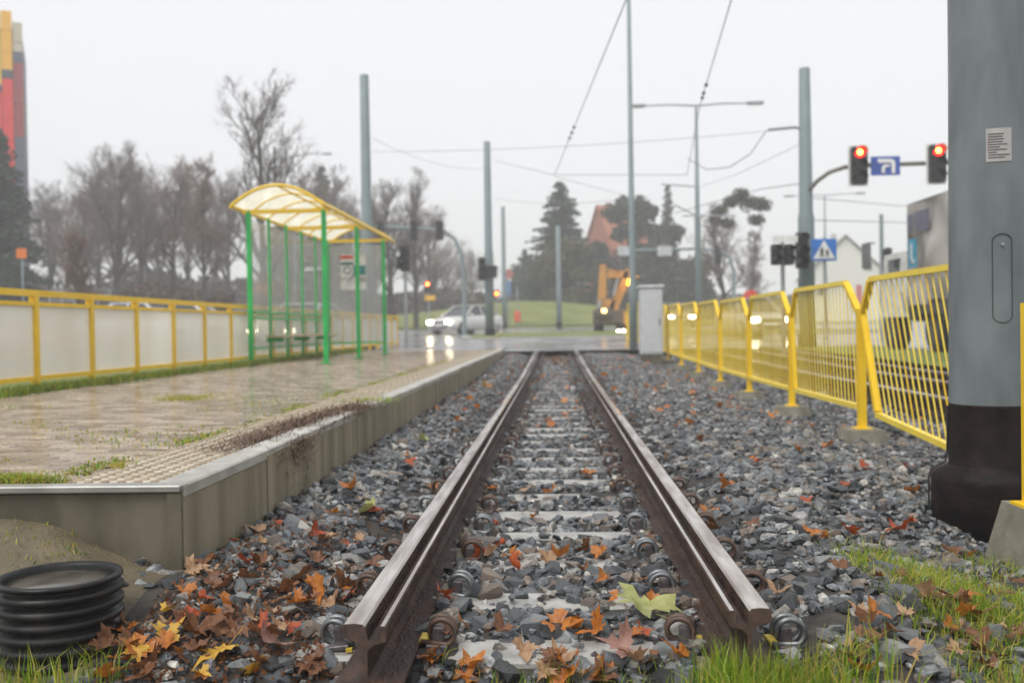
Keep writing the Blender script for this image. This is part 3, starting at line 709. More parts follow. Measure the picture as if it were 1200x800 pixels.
def quads(c, s, r, m, flat=0., name='foliage'):
    n = len(c); a = r.normal(size=(n,3)); b = r.normal(size=(n,3))
    if flat: a[:,2] *= 1-flat; b[:,2] *= 1-flat
    a /= np.linalg.norm(a,axis=1)[:,None]; b -= a*(a*b).sum(1)[:,None]; b /= np.linalg.norm(b,axis=1)[:,None]+1e-9
    ss = s*r.uniform(.5,1.4,(n,1)); a *= ss; b *= ss*r.uniform(.4,.9,(n,1))
    V = np.stack([c-a, c-b*.8, c+a, c+b], 1).reshape(-1,3)
    return bulk(name, V, np.arange(4*n).reshape(n,4), m)
def conifer(label, x, y, z, h, R, seed, m, name='conifer_tree', droop=.35, dens=1., tip=1.0):
    r = np.random.default_rng(seed); t = thing(name, label, 'tree', (x, y, z), 0, 'evergreens')
    part(t, 'trunk', MB().tube([(0,0,-.2),(0,0,h*.5),(0,0,h*.97)], [.02*h*.9,.012*h,.012], 8), m_bark)
    cs, limb = [], MB(); zz = h*.06
    while zz < h*.97:
        f = 1-zz/h; L0 = R*(f**.85)*tip; nb = int(5+4*f)
        for k in range(nb):
            a = r.uniform(0, 6.283); L = L0*r.uniform(.62,1.12)+.08; n = max(4, int(L*15*dens))
            s = np.linspace(.12, 1, n)
            bx = np.stack([np.cos(a)*L*s, np.sin(a)*L*s, zz+L*(.22*s-droop*2*s*s+.25*s**3)], -1)
            wd = L*.24*(1-.7*s)+.08
            for _ in range(3):
                cs.append(bx + np.stack([-np.sin(a)*r.normal(0,1,n)*wd, np.cos(a)*r.normal(0,1,n)*wd, -np.abs(r.normal(0,.10,n))], -1))
            limb.tube([bx[0], bx[n//2], bx[-1]], [.03,.02,.008], 3, False)
        zz += h*.022*(1+.6*f)
    part(t, 'limbs', limb, m_bark)
    link('crown', quads(np.concatenate(cs), .13*(h/10)**.5, r, m, .3), t)
    return t
def dense_tree(label, x, y, z, rx, ry, h, seed, m, n=9000, name='evergreen_tree', s=.15):
    r = np.random.default_rng(seed); t = thing(name, label, 'tree', (x, y, z), 0, 'evergreens')
    part(t, 'trunk', MB().tube([(0,0,-.3),(0.1,0,h*.35),(0,.1,h*.75)], [.28,.2,.05], 8), m_bark)
    lb = MB(); nb = 46; cs = []
    for k in range(nb):
        a = r.uniform(0,6.283); u = r.uniform(.10,1); rr = math.sqrt(max(0,1-((u-.36)/.66)**2))*r.uniform(.55,1.0)
        c = np.array([rx*rr*math.cos(a), ry*rr*math.sin(a), h*u*.97]); cr = r.uniform(.16,.30)*min(rx,h*.5)
        lb.tube([(0,0,h*u*.6),(c[0]*.5,c[1]*.5,h*u*.8),tuple(c)], [.07,.05,.02], 4, False)
        nn = n//nb; d = r.normal(size=(nn,3)); d /= np.linalg.norm(d,axis=1)[:,None]
        cs.append(c+d*(r.uniform(0,1,(nn,1))**.45)*cr*np.array([1.1,1.1,.85]))
    part(t, 'limbs', lb, m_bark); link('crown', quads(np.concatenate(cs), s, r, m), t)
    return t

def gz(x, y):
    if y < 66: return Rf(y)-.05
    return .9+2.1*math.exp(-((x+2)/11)**2)*float(sm((y-64.5)/13))+1.3*float(sm((-x-6)/18))*float(sm((y-64.5)/13))
# the left-hand bank the bare trees grow on
structure('bank', grid(np.linspace(-75, -9, 45), np.linspace(36, 110, 50), lambda x, y: Rd(y)-.1+1.9*sm((y-40)/14)*sm((-x-10.5)/9)+.12*vnoise(x, y, .4, 2), m_bank, 'bank'))
def bz(x, y): return float(Rd(y))-.1+1.9*float(sm((y-40)/14)*sm((-x-10.5)/9))
L = [ # key, px, d, scale, rz, twig, label
 ('sparse', 308, 46, 1.12, 2.3, m_twig, m_bark_moss, 'tall bare tree with dark mossy trunk rising above the shelter roof', 0),
 ('wide', 135, 58, 1.05, 1.1, m_twig, m_bark, 'broad bare tree with a leaning trunk among the trees behind the railing', 0),
 ('lime', 165, 66, 1.0, 2.0, m_twig, m_bark, 'dense bare tree behind the leaning trunk', 0),
 ('oak', 205, 60, .98, 3.3, m_twig_red, m_bark, 'reddish bare tree with a few dry leaves near the brown hedge', 500),
 ('slim', 240, 55, .95, .9, m_twig_red, m_bark, 'narrow bare tree with russet leaves beside the tall mossy tree', 700),
 ('wide', 95, 64, .92, 4.1, m_twig_red, m_bark, 'low spreading bare tree behind the thin roadside sapling', 250),
 ('oak', 60, 72, .90, 5.2, m_twig, m_bark, 'grey bare tree next to the coloured building', 0),
 ('lime', 270, 72, .86, 5.6, m_twig, m_bark, 'bare tree in the mist behind the shelter near end', 0),
 ('young', 92, 34, .62, 1.6, m_twig_red, m_bark, 'thin bare sapling just behind the yellow railing', 150),
 ('oak', 355, 74, .86, 2.5, m_twig_red, m_bark, 'bare tree behind the shelter roof, under the double street lamp', 0),
 ('lime', 395, 80, .92, .3, m_twig, m_bark, 'misty bare tree just past the street lamp, beside the thick pole', 0),
 ('old', 462, 60, .80, 1.9, m_twig, m_bark, 'bare tree with stout trunk behind the curved signal arm', 0),
 ('lime', 488, 66, .88, 4.4, m_twig, m_bark, 'taller bare tree above the curved signal arm', 0),
 ('wide', 520, 96, .66, 3.0, m_twig_red, m_bark, 'low reddish bare tree beyond the white car', 0),
 ('wide', 555, 105, .62, .8, m_twig, m_bark, 'faint bare tree in the mist left of the poles', 0),
 ('old', 852, 62, .66, 2.8, m_twig_red, m_bark, 'bare tree with mistletoe balls by the signal poles', 0),
 ('slim', 880, 68, .62, 1.2, m_twig_red, m_bark, 'pinkish bare tree leaning over behind the mistletoe tree', 0),
 ('slim', 745, 118, .95, 1.2, m_twig, m_bark, 'faint bare tree top above the dark evergreens', 0),
 ('lime', 118, 82, 1, .7, m_twig_red, m_bark, 'hazy brown bare tree in the second row beside the broad leaning one', 0),
 ('oak', 150, 90, 1, 2.7, m_twig, m_bark, 'hazy bare tree in the back row behind the leaning trunk', 0),
 ('wide', 188, 86, 1, 4.9, m_twig_red, m_bark, 'hazy bare tree in the back row behind the reddish one', 200),
 ('lime', 222, 88, 1, 1.4, m_twig_red, m_bark, 'hazy bare tree in the back row above the brown hedge', 300),
 ('oak', 255, 92, 1, 3.9, m_twig, m_bark, 'hazy bare tree in the back row near the shelter corner', 0),
 ('wide', 78, 92, 1, 2.2, m_twig, m_bark, 'hazy bare tree in the back row by the coloured building', 0),
 ('lime', 440, 92, 1, 3.5, m_twig_red, m_bark, 'hazy bare tree behind the shelter far post', 0),
 ('oak', 505, 88, 1, 5.0, m_twig_red, m_bark, 'hazy bare tree behind the small red signal', 0),
 ('wide', 415, 86, 1, 1.0, m_twig, m_bark, 'hazy bare tree behind the poster on the shelter', 0),
]
TOPS = dict(zip([q[7] for q in L], (84,158,160,180,178,200,205,205,268,190,190,205,195,268,285,235,262,232,172,165,190,185,196,215,215,235,212)))
HT = {k: max(v[2] for v in tw.v) for k, (tk, tw) in TREES.items()}
for key, px, d, sc, rz, tw, bk, lab, lv in L:
    x = X(px, d); z = bz(x, d) if x < -10.5 else gz(x, d)
    sc = (W(px, TOPS[lab], d).z-z)/HT[key]
    bare(key, lab, x, d, z, sc, rz, tw, bk, leaves=lv, lean=rad(9) if 'leaning trunk' in lab else 0)
# mistletoe clumps, each a thing in the tree
r = np.random.default_rng(21)
for k, (px, py, s) in enumerate(((843,246,.45),(857,236,.45),(868,228,.5),(878,238,.65),(893,240,.55),(886,258,.45),(852,262,.4),(838,258,.4))):
    p = W(px, py, 61.5); dd = r.normal(size=(700,3)); dd /= np.linalg.norm(dd,axis=1)[:,None]
    o = link('mistletoe', quads(dd*(r.uniform(.05,1,(700,1))**.7)*s*np.array([1.25,1,.9])*(1+.08*np.sin(dd[:,:1]*4+k)), .08, r, m_mistle), None, p)
    tag(o, ('upper mistletoe ball next to the bare stem','mistletoe ball between the stem and the topmost ball','topmost mistletoe ball in the bare tree','largest mistletoe ball in the middle of the clump','outermost mistletoe ball on the truck side','lowest mistletoe ball hanging under the largest one','mistletoe ball below the clump near the stem','mistletoe ball farthest out over the street lamp side')[k], 'mistletoe', 'mistletoe balls in one tree')
# brown hedge
r = np.random.default_rng(22); x0, x1 = X(150,50), X(262,50); n = 9000
c = np.stack([r.uniform(x0, x1, n), r.uniform(49,52,n), r.uniform(0,1,n)**.7*1.3], -1); c[:,2] = c[:,2]*(.75+.2*np.sin(c[:,0]*1.1)) + np.array([bz(a,b) for a,b in c[:,:2]])
hd = link('hedge', quads(c-np.array([x0,50,0]), .14, r, mat('hedge_brown', (.075,.05,.036), .9, col2=(.11,.075,.05), scale=2)), None, (x0,50,0)); tag(hd, 'brown leafless hedge at the foot of the bare trees', 'hedge')
# evergreens
conifer('dark drooping conifer standing before the coloured building', X(2,50), 50, 1.5, 10.6, 3.3, 31, m_needle, dens=1.2)
conifer('pointed spruce with drooping branches by the grass mound', X(659,84), 84, gz(.6,84)-1.2, 12.0, 5.4, 32, m_needle, droop=.26)
conifer('thin conifer spike rising above the dark evergreens', X(785,98), 98, 1.0, 14.2, 2.6, 33, m_needle, tip=.75)
dense_tree('yellowish evergreen shrub tree below the pointed spruce', X(668,80), 80, gz(1.3,80)-1.0, 3.0, 2.4, 6.2, 34, m_needle_y)
dense_tree('big dark rounded evergreen beside the red gabled house', X(744,90), 90, .9, 4.2, 4, 11.6, 35, m_yew, 14000, s=.2)
dense_tree('dark broad evergreen below the thin conifer spike', X(778,88), 88, .9, 4.0, 3.5, 9.0, 36, m_yew, 12000, s=.2)
dense_tree('dark low evergreen at the edge beside the mistletoe tree', X(800,92), 92, .8, 3.4, 3.4, 5.2, 37, m_yew, 7000, s=.2)
dense_tree('faint evergreen in the mist behind the orange post', X(628,108), 108, 1.2, 3.8, 3, 7.4, 38, m_yew, 6000, s=.2)
conifer('faint small spruce beside the misty evergreen', X(616,104), 104, 1.2, 8.3, 2.4, 39, m_needle)
conifer('dark spruce top behind the street lamp arm', X(334,84), 84, 1.6, 12.6, 2.4, 40, m_needle)
conifer('spruce in the mist beneath the double street lamp', X(380,88), 88, 1.6, 14.6, 4.2, 41, m_needle)
# misty undergrowth behind the trees: one far mass
r = np.random.default_rng(23); n = 26000
c = np.stack([r.uniform(-75, -4, n), r.uniform(84, 96, n), r.uniform(0,1,n)**.8], -1); c[:,2] = 1.2+c[:,2]*(4.6+1.5*vnoise(c[:,0], 0*c[:,0], .35))*np.where(c[:,0] > -18, .62, 1)
o = link('far_thicket', quads(c, .30, r, mat('thicket_brown', (.085,.068,.058), .95, col2=(.13,.10,.085), scale=.8))); o['kind'] = 'stuff'; o['label'] = 'misty brown thicket behind the bare trees'
c = np.stack([r.uniform(4, 60, n//2), r.uniform(112, 124, n//2), r.uniform(0,1,n//2)**.8], -1); c[:,2] = .8+c[:,2]*(3.6+1.5*vnoise(c[:,0], 0*c[:,0], .25))
o = link('far_thicket', quads(c, .30, r, mat('thicket_brown'))); o['kind'] = 'stuff'; o['label'] = 'misty brown thicket beyond the road junction'

# ------------------------------------------------------------------ buildings
bd = 70.; bx1 = X(34, bd); bz0 = 1.0
tw_ = thing('apartment_tower', 'tall building clad in yellow, red and slate coloured panels', 'building', (bx1, bd, bz0), rad(27))
def zy(py, px=18): return W(px, py, bd).z-bz0
part(tw_, 'wall', MB().box((-6.5, 5, zy(26)/2-.2),(12.8, 9.6, zy(26)-.6)), mat('tower_core', (.12,.12,.13), .7))
cl = dict(yellow=(.78,.52,.06), orange=(.82,.42,.02), beige=(.52,.47,.36), red=(.70,.015,.012), dred=(.30,.035,.045), slate=(.075,.095,.14), dark=(.05,.055,.07), teal=(.08,.26,.21))
cm = {k: mat('cladding_'+k, v, .5, var=.05) for k, v in cl.items()}
cols = [(-120,-60,12,[('yellow',96),('dark',104),('red',330)]), (-60,-14,18,[('yellow',100),('dark',108),('red',335)]), (-14,11,18,[('yellow',103),('dark',111),('red',228),('teal',240),('slate',335)]),
        (11,23,16,[('orange',85),('dark',95),('red',216),('slate',335)]), (23,34,28,[('beige',63),('slate',75),('dred',162),('slate',335)])]
for ci, (a, b, t0, segs) in enumerate(cols):
    xa, xb = .95*(X(a, bd)-bx1), .95*(X(b, bd)-bx1); py = t0
    for nm, pe in segs:
        while py < pe-2:
            q = min(py+24, pe); q = pe if pe-q < 8 else q
            z1, z0 = zy(py), zy(q)
            part(tw_, 'cladding_panel', MB().box(((xa+xb)/2, -.15+(.08 if ci == 4 else 0), (z0+z1)/2),(xb-xa-.04, .3, z1-z0-.04)), cm[nm])
            py = q
def house(name, label, x, y, z, w, dp, h, rh, rz, wall, roof, wins, m_win):
    t = thing(name, label, 'house', (x, y, z), rz)
    mb = MB().prism([(-w/2,0),(w/2,0),(w/2,h),(0,h+rh),(-w/2,h)], Matrix(((1,0,0,0),(0,0,1,0),(0,1,0,0),(0,0,0,1))), dp); part(t, 'wall', mb, wall)
    rf = MB()
    for s in (-1,1):
        e = .3; k = rh/(w/2)
        a = Vector((s*(w/2+e), 0, h-e*k+.1)); b = Vector((0,0,h+rh+.1)); th = .14
        rf.add([a+Vector((0,-e,0)), b+Vector((0,-e,0)), b+Vector((0,dp+e,0)), a+Vector((0,dp+e,0)), a+Vector((0,-e,th)), b+Vector((0,-e,th)), b+Vector((0,dp+e,th)), a+Vector((0,dp+e,th))], [(0,1,2,3),(7,6,5,4),(0,4,5,1),(1,5,6,2),(2,6,7,3),(3,7,4,0)])
    ro = part(t, 'roof', rf, roof)
    part(ro, 'chimney', MB().box((-w*.1, dp*.3, h+rh+.1),(.5,.5,1.0)), mat('chimney_'+name, (.20,.08,.055) if 'brick' in name else (.45,.44,.42), .8))
    for wx, wz, ww, wh in wins:
        o = part(t, 'window', MB().box((wx, -.02, wz),(ww, .08, wh)), m_white); part(o, 'pane', MB().box((wx, -.07, wz),(ww-.14, .03, wh-.14)), m_win)
    return t
brick = mat('red_brick', (.30,.10,.065), .8, col2=(.38,.15,.10), scale=6); rt = mat('orange_roof_tile', (.42,.15,.075), .7, var=.2, scale=5)
house('brick_house', 'red brick house with steep orange roof behind dark evergreens', X(703,100), 100, 1.0, 3.8, 6.5, 8.0, 4.0, rad(-48), brick, rt, [(-.9,6.6,.8,1.2),(.9,6.6,.8,1.2)], m_carglass)
house('small_house', 'low house with orange tiled roof showing beside the evergreens', X(822,112), 112, .9, 6, 9, 3.6, 3.6, rad(60), mat('pale_pink_render', (.48,.34,.29), .8), rt, [(-1.4,2,.9,1.2),(1.4,2,.9,1.2)], m_carglass)
wh = house('white_house', 'white gabled house in the mist behind the crossing sign', X(992,95), 95, .9, 7.4, 12, 4.6, 3.6, rad(-10), mat('white_render', (.70,.69,.66), .8), mat('grey_roof', (.30,.29,.28), .7), [(-2.2,3.2,.8,1.2),(2.0,5.4,.8,.9)], m_carglass)
part(wh, 'red_banner', MB().box((1.15,-.06,2.3),(.5,.06,2.6)), mat('faded_red', (.5,.10,.09), .6))

# ------------------------------------------------------------------ poles, masts and lamps
def tram_pole(label, px, d, ptop, r0, r1, step=None, tar=True):
    x = X(px, d); z0 = gz(x, d)-.05; zt = W(px, ptop, d).z - z0
    sh = [(r0,.5),(r0,2.6 if not step else step),(r0*.86,(2.6 if not step else step)+.12),(r1,zt-.02),(r1*.9,zt)]
    return pole_thing('tram_pole', label, x, d, z0, sh, m_pole_far, group='tram poles', tar=[(r0+.02,-.2),(r0+.02,.49),(r0,.5)], n=20)
TP1 = tram_pole('thick grey-green tram pole just behind the shelter', 432, 30, 88, .185, .138, 4.0)
TP2 = tram_pole('grey-green tram pole with black base beside the white car', 574, 41, 166, .19, .135, 3.6)
TP3 = tram_pole('far grey-green tram pole next to the orange post', 591.5, 65, 242, .17, .13)
TP4 = tram_pole('plain grey pole in front of the pointed spruce', 655.5, 62, 265, .17, .15)
TP5 = tram_pole('thick grey tram pole carrying the red signal arm', 946, 25, 80, .20, .135, 3.4)
def simple_mast(name, label, px, d, z0, ztop, r0, r1, cat, lower=None):
    x = X(px, d); t = thing(name, label, cat, (x, d, z0))
    prf = [(r0*1.05,-.1),(r0,lower or 1.2),(r0*.8,(lower or 1.2)+.1),(r1,ztop-z0)]
    part(t, 'shaft', MB().lathe(prf, 14), m_pole_far, smooth=True); return t
ms = simple_mast('lighting_mast', 'very tall thin grey mast between the tracks and the cabinet', 742, 27, .25, 12.5, .105, .04, 'mast', 1.8)
def lamp(label, px, d, ptop, arms, r0=.11, r1=.05, tilt=0., lower=3.0):
    x = X(px, d); z0 = gz(x, d); zt = W(px, ptop, d).z
    t = simple_mast('street_lamp', label, px, d, z0, zt, r0, r1, 'street lamp', lower)
    for s in arms:
        a = part(t, 'arm', MB().tube([(0,0,zt-z0),(s*.5,0,zt-z0+.06+tilt*s*.2),(s,0,zt-z0+.04+tilt*s)], [.04,.035,.03], 6), m_steel)
        e = math.copysign(.62, s)
        o = part(t, 'lamp_head', MB().box((s+e*.3,0,zt-z0+.05+tilt*s),(abs(e),.22,.11), ch=.03), m_steel)
        part(o, 'lens', MB().box((s+e*.35,0,zt-z0-.015+tilt*s),(abs(e)*.6,.16,.03), ch=.01), m_white)
    return t
LP1 = lamp('double-armed street lamp rising behind the yellow fence', 819, 37, 124, (-2.0, 2.0), lower=4.6)
LP2 = lamp('street lamp with two arms above the misty trees behind the shelter', 347, 62, 182, (2.0,), r0=.1)
LP3 = lamp('far double street lamp in the mist beyond the red signals', 968, 62, 229, (-2.0, 2.0), tilt=.02)
single('steel_post', 'plain thin grey post by the white house', 'post', MB().lathe([(.10,0),(.08,4.75)],10,(X(1034,40),40,.5)), m_pole_far, (X(1034,40),40,.5))
c_ = simple_mast('stop_post', 'thin post topped with an orange plate by the dark conifer', 28, 34, .6, W(28,297,34).z, .035, .03, 'sign post')
part(c_, 'orange_plate', MB().box((0,-.05,W(28,297,34).z-.6+.0),(.36,.03,.34)), mat('orange_sign', (.65,.16,.02), .5))
# railing on the bank
rb = thing('metal_railing', 'grey metal railing on the bank under the bare trees', 'railing', (X(45,48), 48, 2.2))
xa, xb = X(45,48), X(130,48)
for k in range(7): part(rb, 'post', MB().box((xa+(xb-xa)*k/6, 48, 2.6),(.06,.06,1.1)), m_steel, True)
for z in (2.65, 2.9, 3.13): part(rb, 'rail', MB().box(((xa+xb)/2, 48, z),(xb-xa,.05,.05)), m_steel, True)

# ------------------------------------------------------------------ traffic signals and signs
def signal(root, name, x, y, z, w, h, lit=None, n=3, border=False, side=None):
    """housing centred on x,z with its face at y, facing the camera; lit: index from the top"""
    hs_ = part(root, name, MB().box((x, y+.12, z),(w, .22, h), ch=.03), m_black, True)
    if border: part(hs_, 'backboard', MB().box((x, y+.17, z),(w+.09, .02, h+.09)), m_white, off=tuple(root.location))
    for k in range(n):
        zz = z + h/2 - h*(k+.5)/n; r = min(w*.40, h/n*.42)
        on = lit == k
        ml = {True: m_red_on, False: m_lens_off}[on]
        part(hs_, 'lens', MB().add([(x+r*math.cos(a), y-.004, zz+r*math.sin(a)) for a in np.linspace(0,2*math.pi,16,endpoint=False)], [tuple(range(15,-1,-1))]), ml, off=tuple(root.location))
        if on and w > .3: part(hs_, 'lens_glow', MB().add([(x+.5*r*math.cos(a), y-.008, zz+.5*r*math.sin(a)) for a in np.linspace(0,2*math.pi,12,endpoint=False)], [tuple(range(11,-1,-1))]), m_hot, off=tuple(root.location))
        mb = MB(); aa = np.linspace(rad(-10), rad(190), 12)
        mb.v = [(x+r*1.1*math.cos(a), yy, zz+r*1.1*math.sin(a)) for a in aa for yy in (y, y-.20)]
        mb.f = [(2*i,2*i+1,2*i+3,2*i+2) for i in range(11)]; mb.mi = [0]*11
        part(hs_, 'visor', mb, m_black, off=tuple(root.location))
    return hs_
# red signals over the street
ar = thing('overhead_traffic_light', 'curved steel arm with two red traffic signals and a blue arrow sign', 'traffic light', (X(950,25), 25, W(950,222,25).z))
pts = [W(949,222,24.85), W(958,212,24.7), W(972,202,24.6), W(990,196,24.6), W(1010,194,24.6), W(1100,191,24.6), W(1190,188,24.6)]
part(ar, 'arm', MB().tube(pts, .055, 8), mat('brown_grey_steel', (.16,.14,.12), .5), True)
for px in (1008, 1100):
    c = W(px, 193 if px == 1008 else 191, 24.2); signal(ar, 'signal_head', c.x, c.y, c.z, .38, .90, 0, border=True)
a0, a1 = W(1020.5,206,24.3), W(1054.5,183,24.3)
bs = part(ar, 'direction_sign', MB().box(((a0.x+a1.x)/2, 24.3, (a0.z+a1.z)/2),(a1.x-a0.x,.03,a1.z-a0.z), ch=.006), mat('sign_blue', (.035,.085,.36), .4), True)
u = a1.x-a0.x; v = a1.z-a0.z
def sign_poly(root_part, root, o, pts, m, nm, y):
    part(root_part, nm, MB().prism([(o[0]+p[0], o[1]+p[1]) for p in pts], Matrix(((1,0,0,0),(0,0,-1,y),(0,1,0,0),(0,0,0,1))), .006), m, off=tuple(root.location))
arrow = [(.20,.80),(.30,.93),(.30,.88),(.70,.88),(.80,.80),(.82,.68),(.82,.08),(.70,.08),(.70,.62),(.66,.66),(.50,.66),(.50,.60),(.62,.50),(.62,.44),(.50,.44),(.50,.08),(.36,.08),(.34,.30),(.36,.50),(.42,.58),(.42,.66),(.30,.72)]
arrow = [(.20,.78),(.31,.93),(.31,.86),(.68,.86),(.78,.80),(.82,.68),(.82,.10),(.70,.10),(.70,.60),(.66,.66),(.31,.66),(.31,.60)]
sign_poly(bs, ar, (a0.x, a0.z), [(p[0]*u, p[1]*v) for p in arrow], m_white, 'white_arrow', 24.27)
sign_poly(bs, ar, (a0.x, a0.z), [(p[0]*u, p[1]*v) for p in [(.36,.12),(.47,.12),(.47,.36),(.52,.44),(.64,.44),(.64,.56),(.46,.56),(.38,.48),(.36,.38)]], m_white, 'white_arrow', 24.27)
# signals by the crossing
ts = thing('traffic_signal', 'pair of dark traffic signals on one post before the mistletoe tree', 'traffic light', (X(918,23), 23, .3))
part(ts, 'post', MB().tube([(ts.location.x,23,.2),(ts.location.x,23,W(918,276,23).z)], .05, 8), m_steel, True)
for px in (910.5, 926): c = W(px, 298, 22.8); signal(ts, 'signal_head', c.x, c.y, c.z, .20, .48, n=2)
for px in (912, 928):
    c = W(px, 280, 22.8); part(ts, 'number_plate', MB().box((c.x, 22.8, c.z),(.26,.02,.16)), m_white, True)
t2 = thing('traffic_signal', 'dark three-lens traffic signal fixed to the thick pole', 'traffic light', tuple(W(942,293,24.5)))
c = W(941, 293, 24.4); signal(t2, 'signal_head', c.x, c.y, c.z, .28, .88)
cs_ = thing('crossing_sign', 'blue square pedestrian crossing sign on a thin post', 'sign', (X(966,24), 24, .3))
part(cs_, 'post', MB().tube([(X(967,24),24,.2),(X(967,24),24,W(966,278,24).z)], .035, 8), m_steel, True)
b0, b1 = W(951,306,23.9), W(980,279.5,23.9); cw = b1.x-b0.x; chh = b1.z-b0.z
pb = part(cs_, 'sign_plate', MB().box(((b0.x+b1.x)/2,23.9,(b0.z+b1.z)/2),(cw,.025,chh), ch=.006), mat('sign_blue_bright', (.03,.16,.52), .4), True)
sign_poly(pb, cs_, (b0.x,b0.z), [(.06*cw,.10*chh),(.94*cw,.10*chh),(.5*cw,.94*chh)], m_white, 'white_triangle', 23.885)
def figure(cx, k, nm):
    pp_ = [(-.07,.0),(-.03,.0),(.0,.12),(.04,.0),(.09,.0),(.04,.17),(.04,.24),(.10,.20),(.11,.23),(.03,.33),(-.02,.33),(-.09,.24),(-.07,.22),(-.03,.26),(-.04,.15)]
    sign_poly(pb, cs_, (b0.x+cx*cw, b0.z+.2*chh), [(a*cw*k, b*chh*k) for a, b in pp_], m_black, nm, 23.875)
    sign_poly(pb, cs_, (b0.x+cx*cw, b0.z+.2*chh), [(.035*cw*k*math.cos(a), (.385+.045*math.sin(a))*chh*k) for a in np.linspace(0,2*math.pi,10,endpoint=False)], m_black, nm, 23.875)
figure(.40, 1.0, 'walking_figure'); figure(.62, .8, 'walking_figure')
# signals on the other side
t3 = thing('traffic_signal', 'dark traffic signal on a grey post at the platform end', 'traffic light', (X(476,31), 31, Rf(31)))
part(t3, 'post', MB().tube([(t3.location.x,31,.2),(t3.location.x,31,W(475,298,31).z)], [.055,.05], 8), m_steel, True)
c = W(474, 303, 30.8); signal(t3, 'signal_head', c.x, c.y, c.z, .30, .80)
part(t3, 'side_signal', MB().box((c.x-.2, 31, c.z-.12),(.12,.3,.4), ch=.03), m_black, True)
t4 = thing('signal_gantry', 'long curved steel arm holding dark signals over the road beyond the shelter', 'traffic light', (X(542,46), 46, Rf(46)))
pts = [(X(544,46),46,Rf(46)-.1), W(544,330,46), W(541,298,46), W(533,280,46), W(520,271,46), W(500,268,46), W(440,265,46)]
part(t4, 'arm', MB().tube(pts, [.11,.1,.09,.085,.08,.07,.06], 8), m_pole_far, True)
for px in (515, 485, 446): c = W(px, 270, 45.8); signal(t4, 'signal_head', c.x, c.y, c.z, .34, .9)
t5 = thing('traffic_signal', 'cluster of dark signals hung on the tram pole beside the white car', 'traffic light', tuple(W(570,318,40.7)))
c = W(564.5, 315, 40.4); signal(t5, 'signal_head', c.x, c.y, c.z, .30, .95)
c = W(575, 318, 40.4); signal(t5, 'signal_head', c.x, c.y, c.z, .50, .50, n=1)
part(t5, 'bracket', MB().tube([W(562,325,40.6), W(584,313,40.6)], .035, 6), m_black, True)
t6 = thing('traffic_signal', 'small signal glowing red above a yellow plate by the bank', 'traffic light', (X(501,58), 58, Rf(58)))
part(t6, 'post', MB().tube([(X(503,58),58,.7),(X(503,58),58,W(501,336,58).z)], .05, 8), m_steel, True)
c = W(501, 336, 57.8); signal(t6, 'signal_head', c.x, c.y, c.z, .36, .62, 0, n=2)
c = W(504, 349, 57.8); part(t6, 'yellow_plate', MB().box((c.x,57.8,c.z),(.62,.03,.30)), mat('sign_yellow', (.75,.42,.02), .5), True)
t7 = thing('traffic_signal', 'slim post with two small red lights right of the tram pole', 'traffic light', (X(583,60), 60, Rf(60)))
part(t7, 'post', MB().tube([(X(583,60),60,.7),(X(583,60),60,W(583,338,60).z)], .04, 8), m_steel, True)
for py in (344, 373): c = W(582, py, 59.8); signal(t7, 'signal_head', c.x, c.y, c.z, .34, .42, 0, n=1)
c = W(606.5, 372, 60); ob = thing('orange_bin', 'small orange litter bin on a post before the grass mound', 'bin', (c.x, 60, Rf(60)))
part(ob, 'bin_body', MB().lathe([(.16,.45),(.2,.5),(.2,1.05),(.15,1.12)],12), mat('orange_plastic', (.65,.10,.03), .5)); part(ob, 'post', MB().lathe([(.04,-.1),(.04,2.6)],8), m_steel)
rs = thing('road_sign', 'round road sign and blue plate on a post beside the far pole', 'sign', (X(597,66), 66, .95))
part(rs, 'post', MB().lathe([(.04,-.1),(.04,W(597,318,66).z-.95)],8), m_steel)
part(rs, 'round_plate', MB().add([(.32*math.cos(a), -.06, W(597,321,66).z-.95+.32*math.sin(a)) for a in np.linspace(0,2*math.pi,20,endpoint=False)], [tuple(range(19,-1,-1))]).add([(.32*math.cos(a), -.03, W(597,321,66).z-.95+.32*math.sin(a)) for a in np.linspace(0,2*math.pi,20,endpoint=False)], [tuple(range(20))]), mat('sign_faded_red', (.5,.2,.16), .5))
part(rs, 'blue_plate', MB().box((-.1,-.05,W(597,338,66).z-.95),(.5,.03,.9)), mat('sign_pale_blue', (.16,.26,.48), .5))
g2 = thing('sign_gantry', 'grey gantry arm with two blank sign backs beyond the excavator', 'gantry', (X(856,60), 60, Rf(60)))
pts = [(X(860,60),60,.8), W(860,318,60), W(855,302,60), W(843,294,60), W(820,291,60), W(724,294,60)]
part(g2, 'arm', MB().tube(pts, [.12,.11,.1,.09,.08,.06], 8), m_pole_far, True)
for px in (732, 779): c = W(px, 294, 59.8); part(g2, 'sign_back', MB().box((c.x,59.8,c.z),(.85,.06,.58)), mat('sign_back_grey', (.45,.46,.47), .5), True)
c = W(840.5, 291, 59.8); signal(g2, 'signal_head', c.x, c.y, c.z-.4, .34, 1.0)
c = W(895,340,45); rdx = thing('red_round_sign', 'red round sign top peeking over the yellow fence', 'sign', (c.x,45,Rf(45)))
zz = W(880,348,45).z-Rf(45); xx = X(880,45)-c.x
part(rdx, 'post', MB().lathe([(.035,-.1),(.035,zz)],8,(xx,.04,0)), m_steel)
part(rdx, 'plate', MB().prism([(xx+.34*math.cos(a), zz+.34*math.sin(a)) for a in np.linspace(0,2*math.pi,22,endpoint=False)], Matrix(((1,0,0,0),(0,0,-1,0),(0,1,0,0),(0,0,0,1))), .03), mat('sign_red', (.62,.05,.03), .5))
t8 = thing('traffic_signal', 'traffic signal seen edge-on beside the truck mirror', 'traffic light', tuple(W(1040,302,30)))
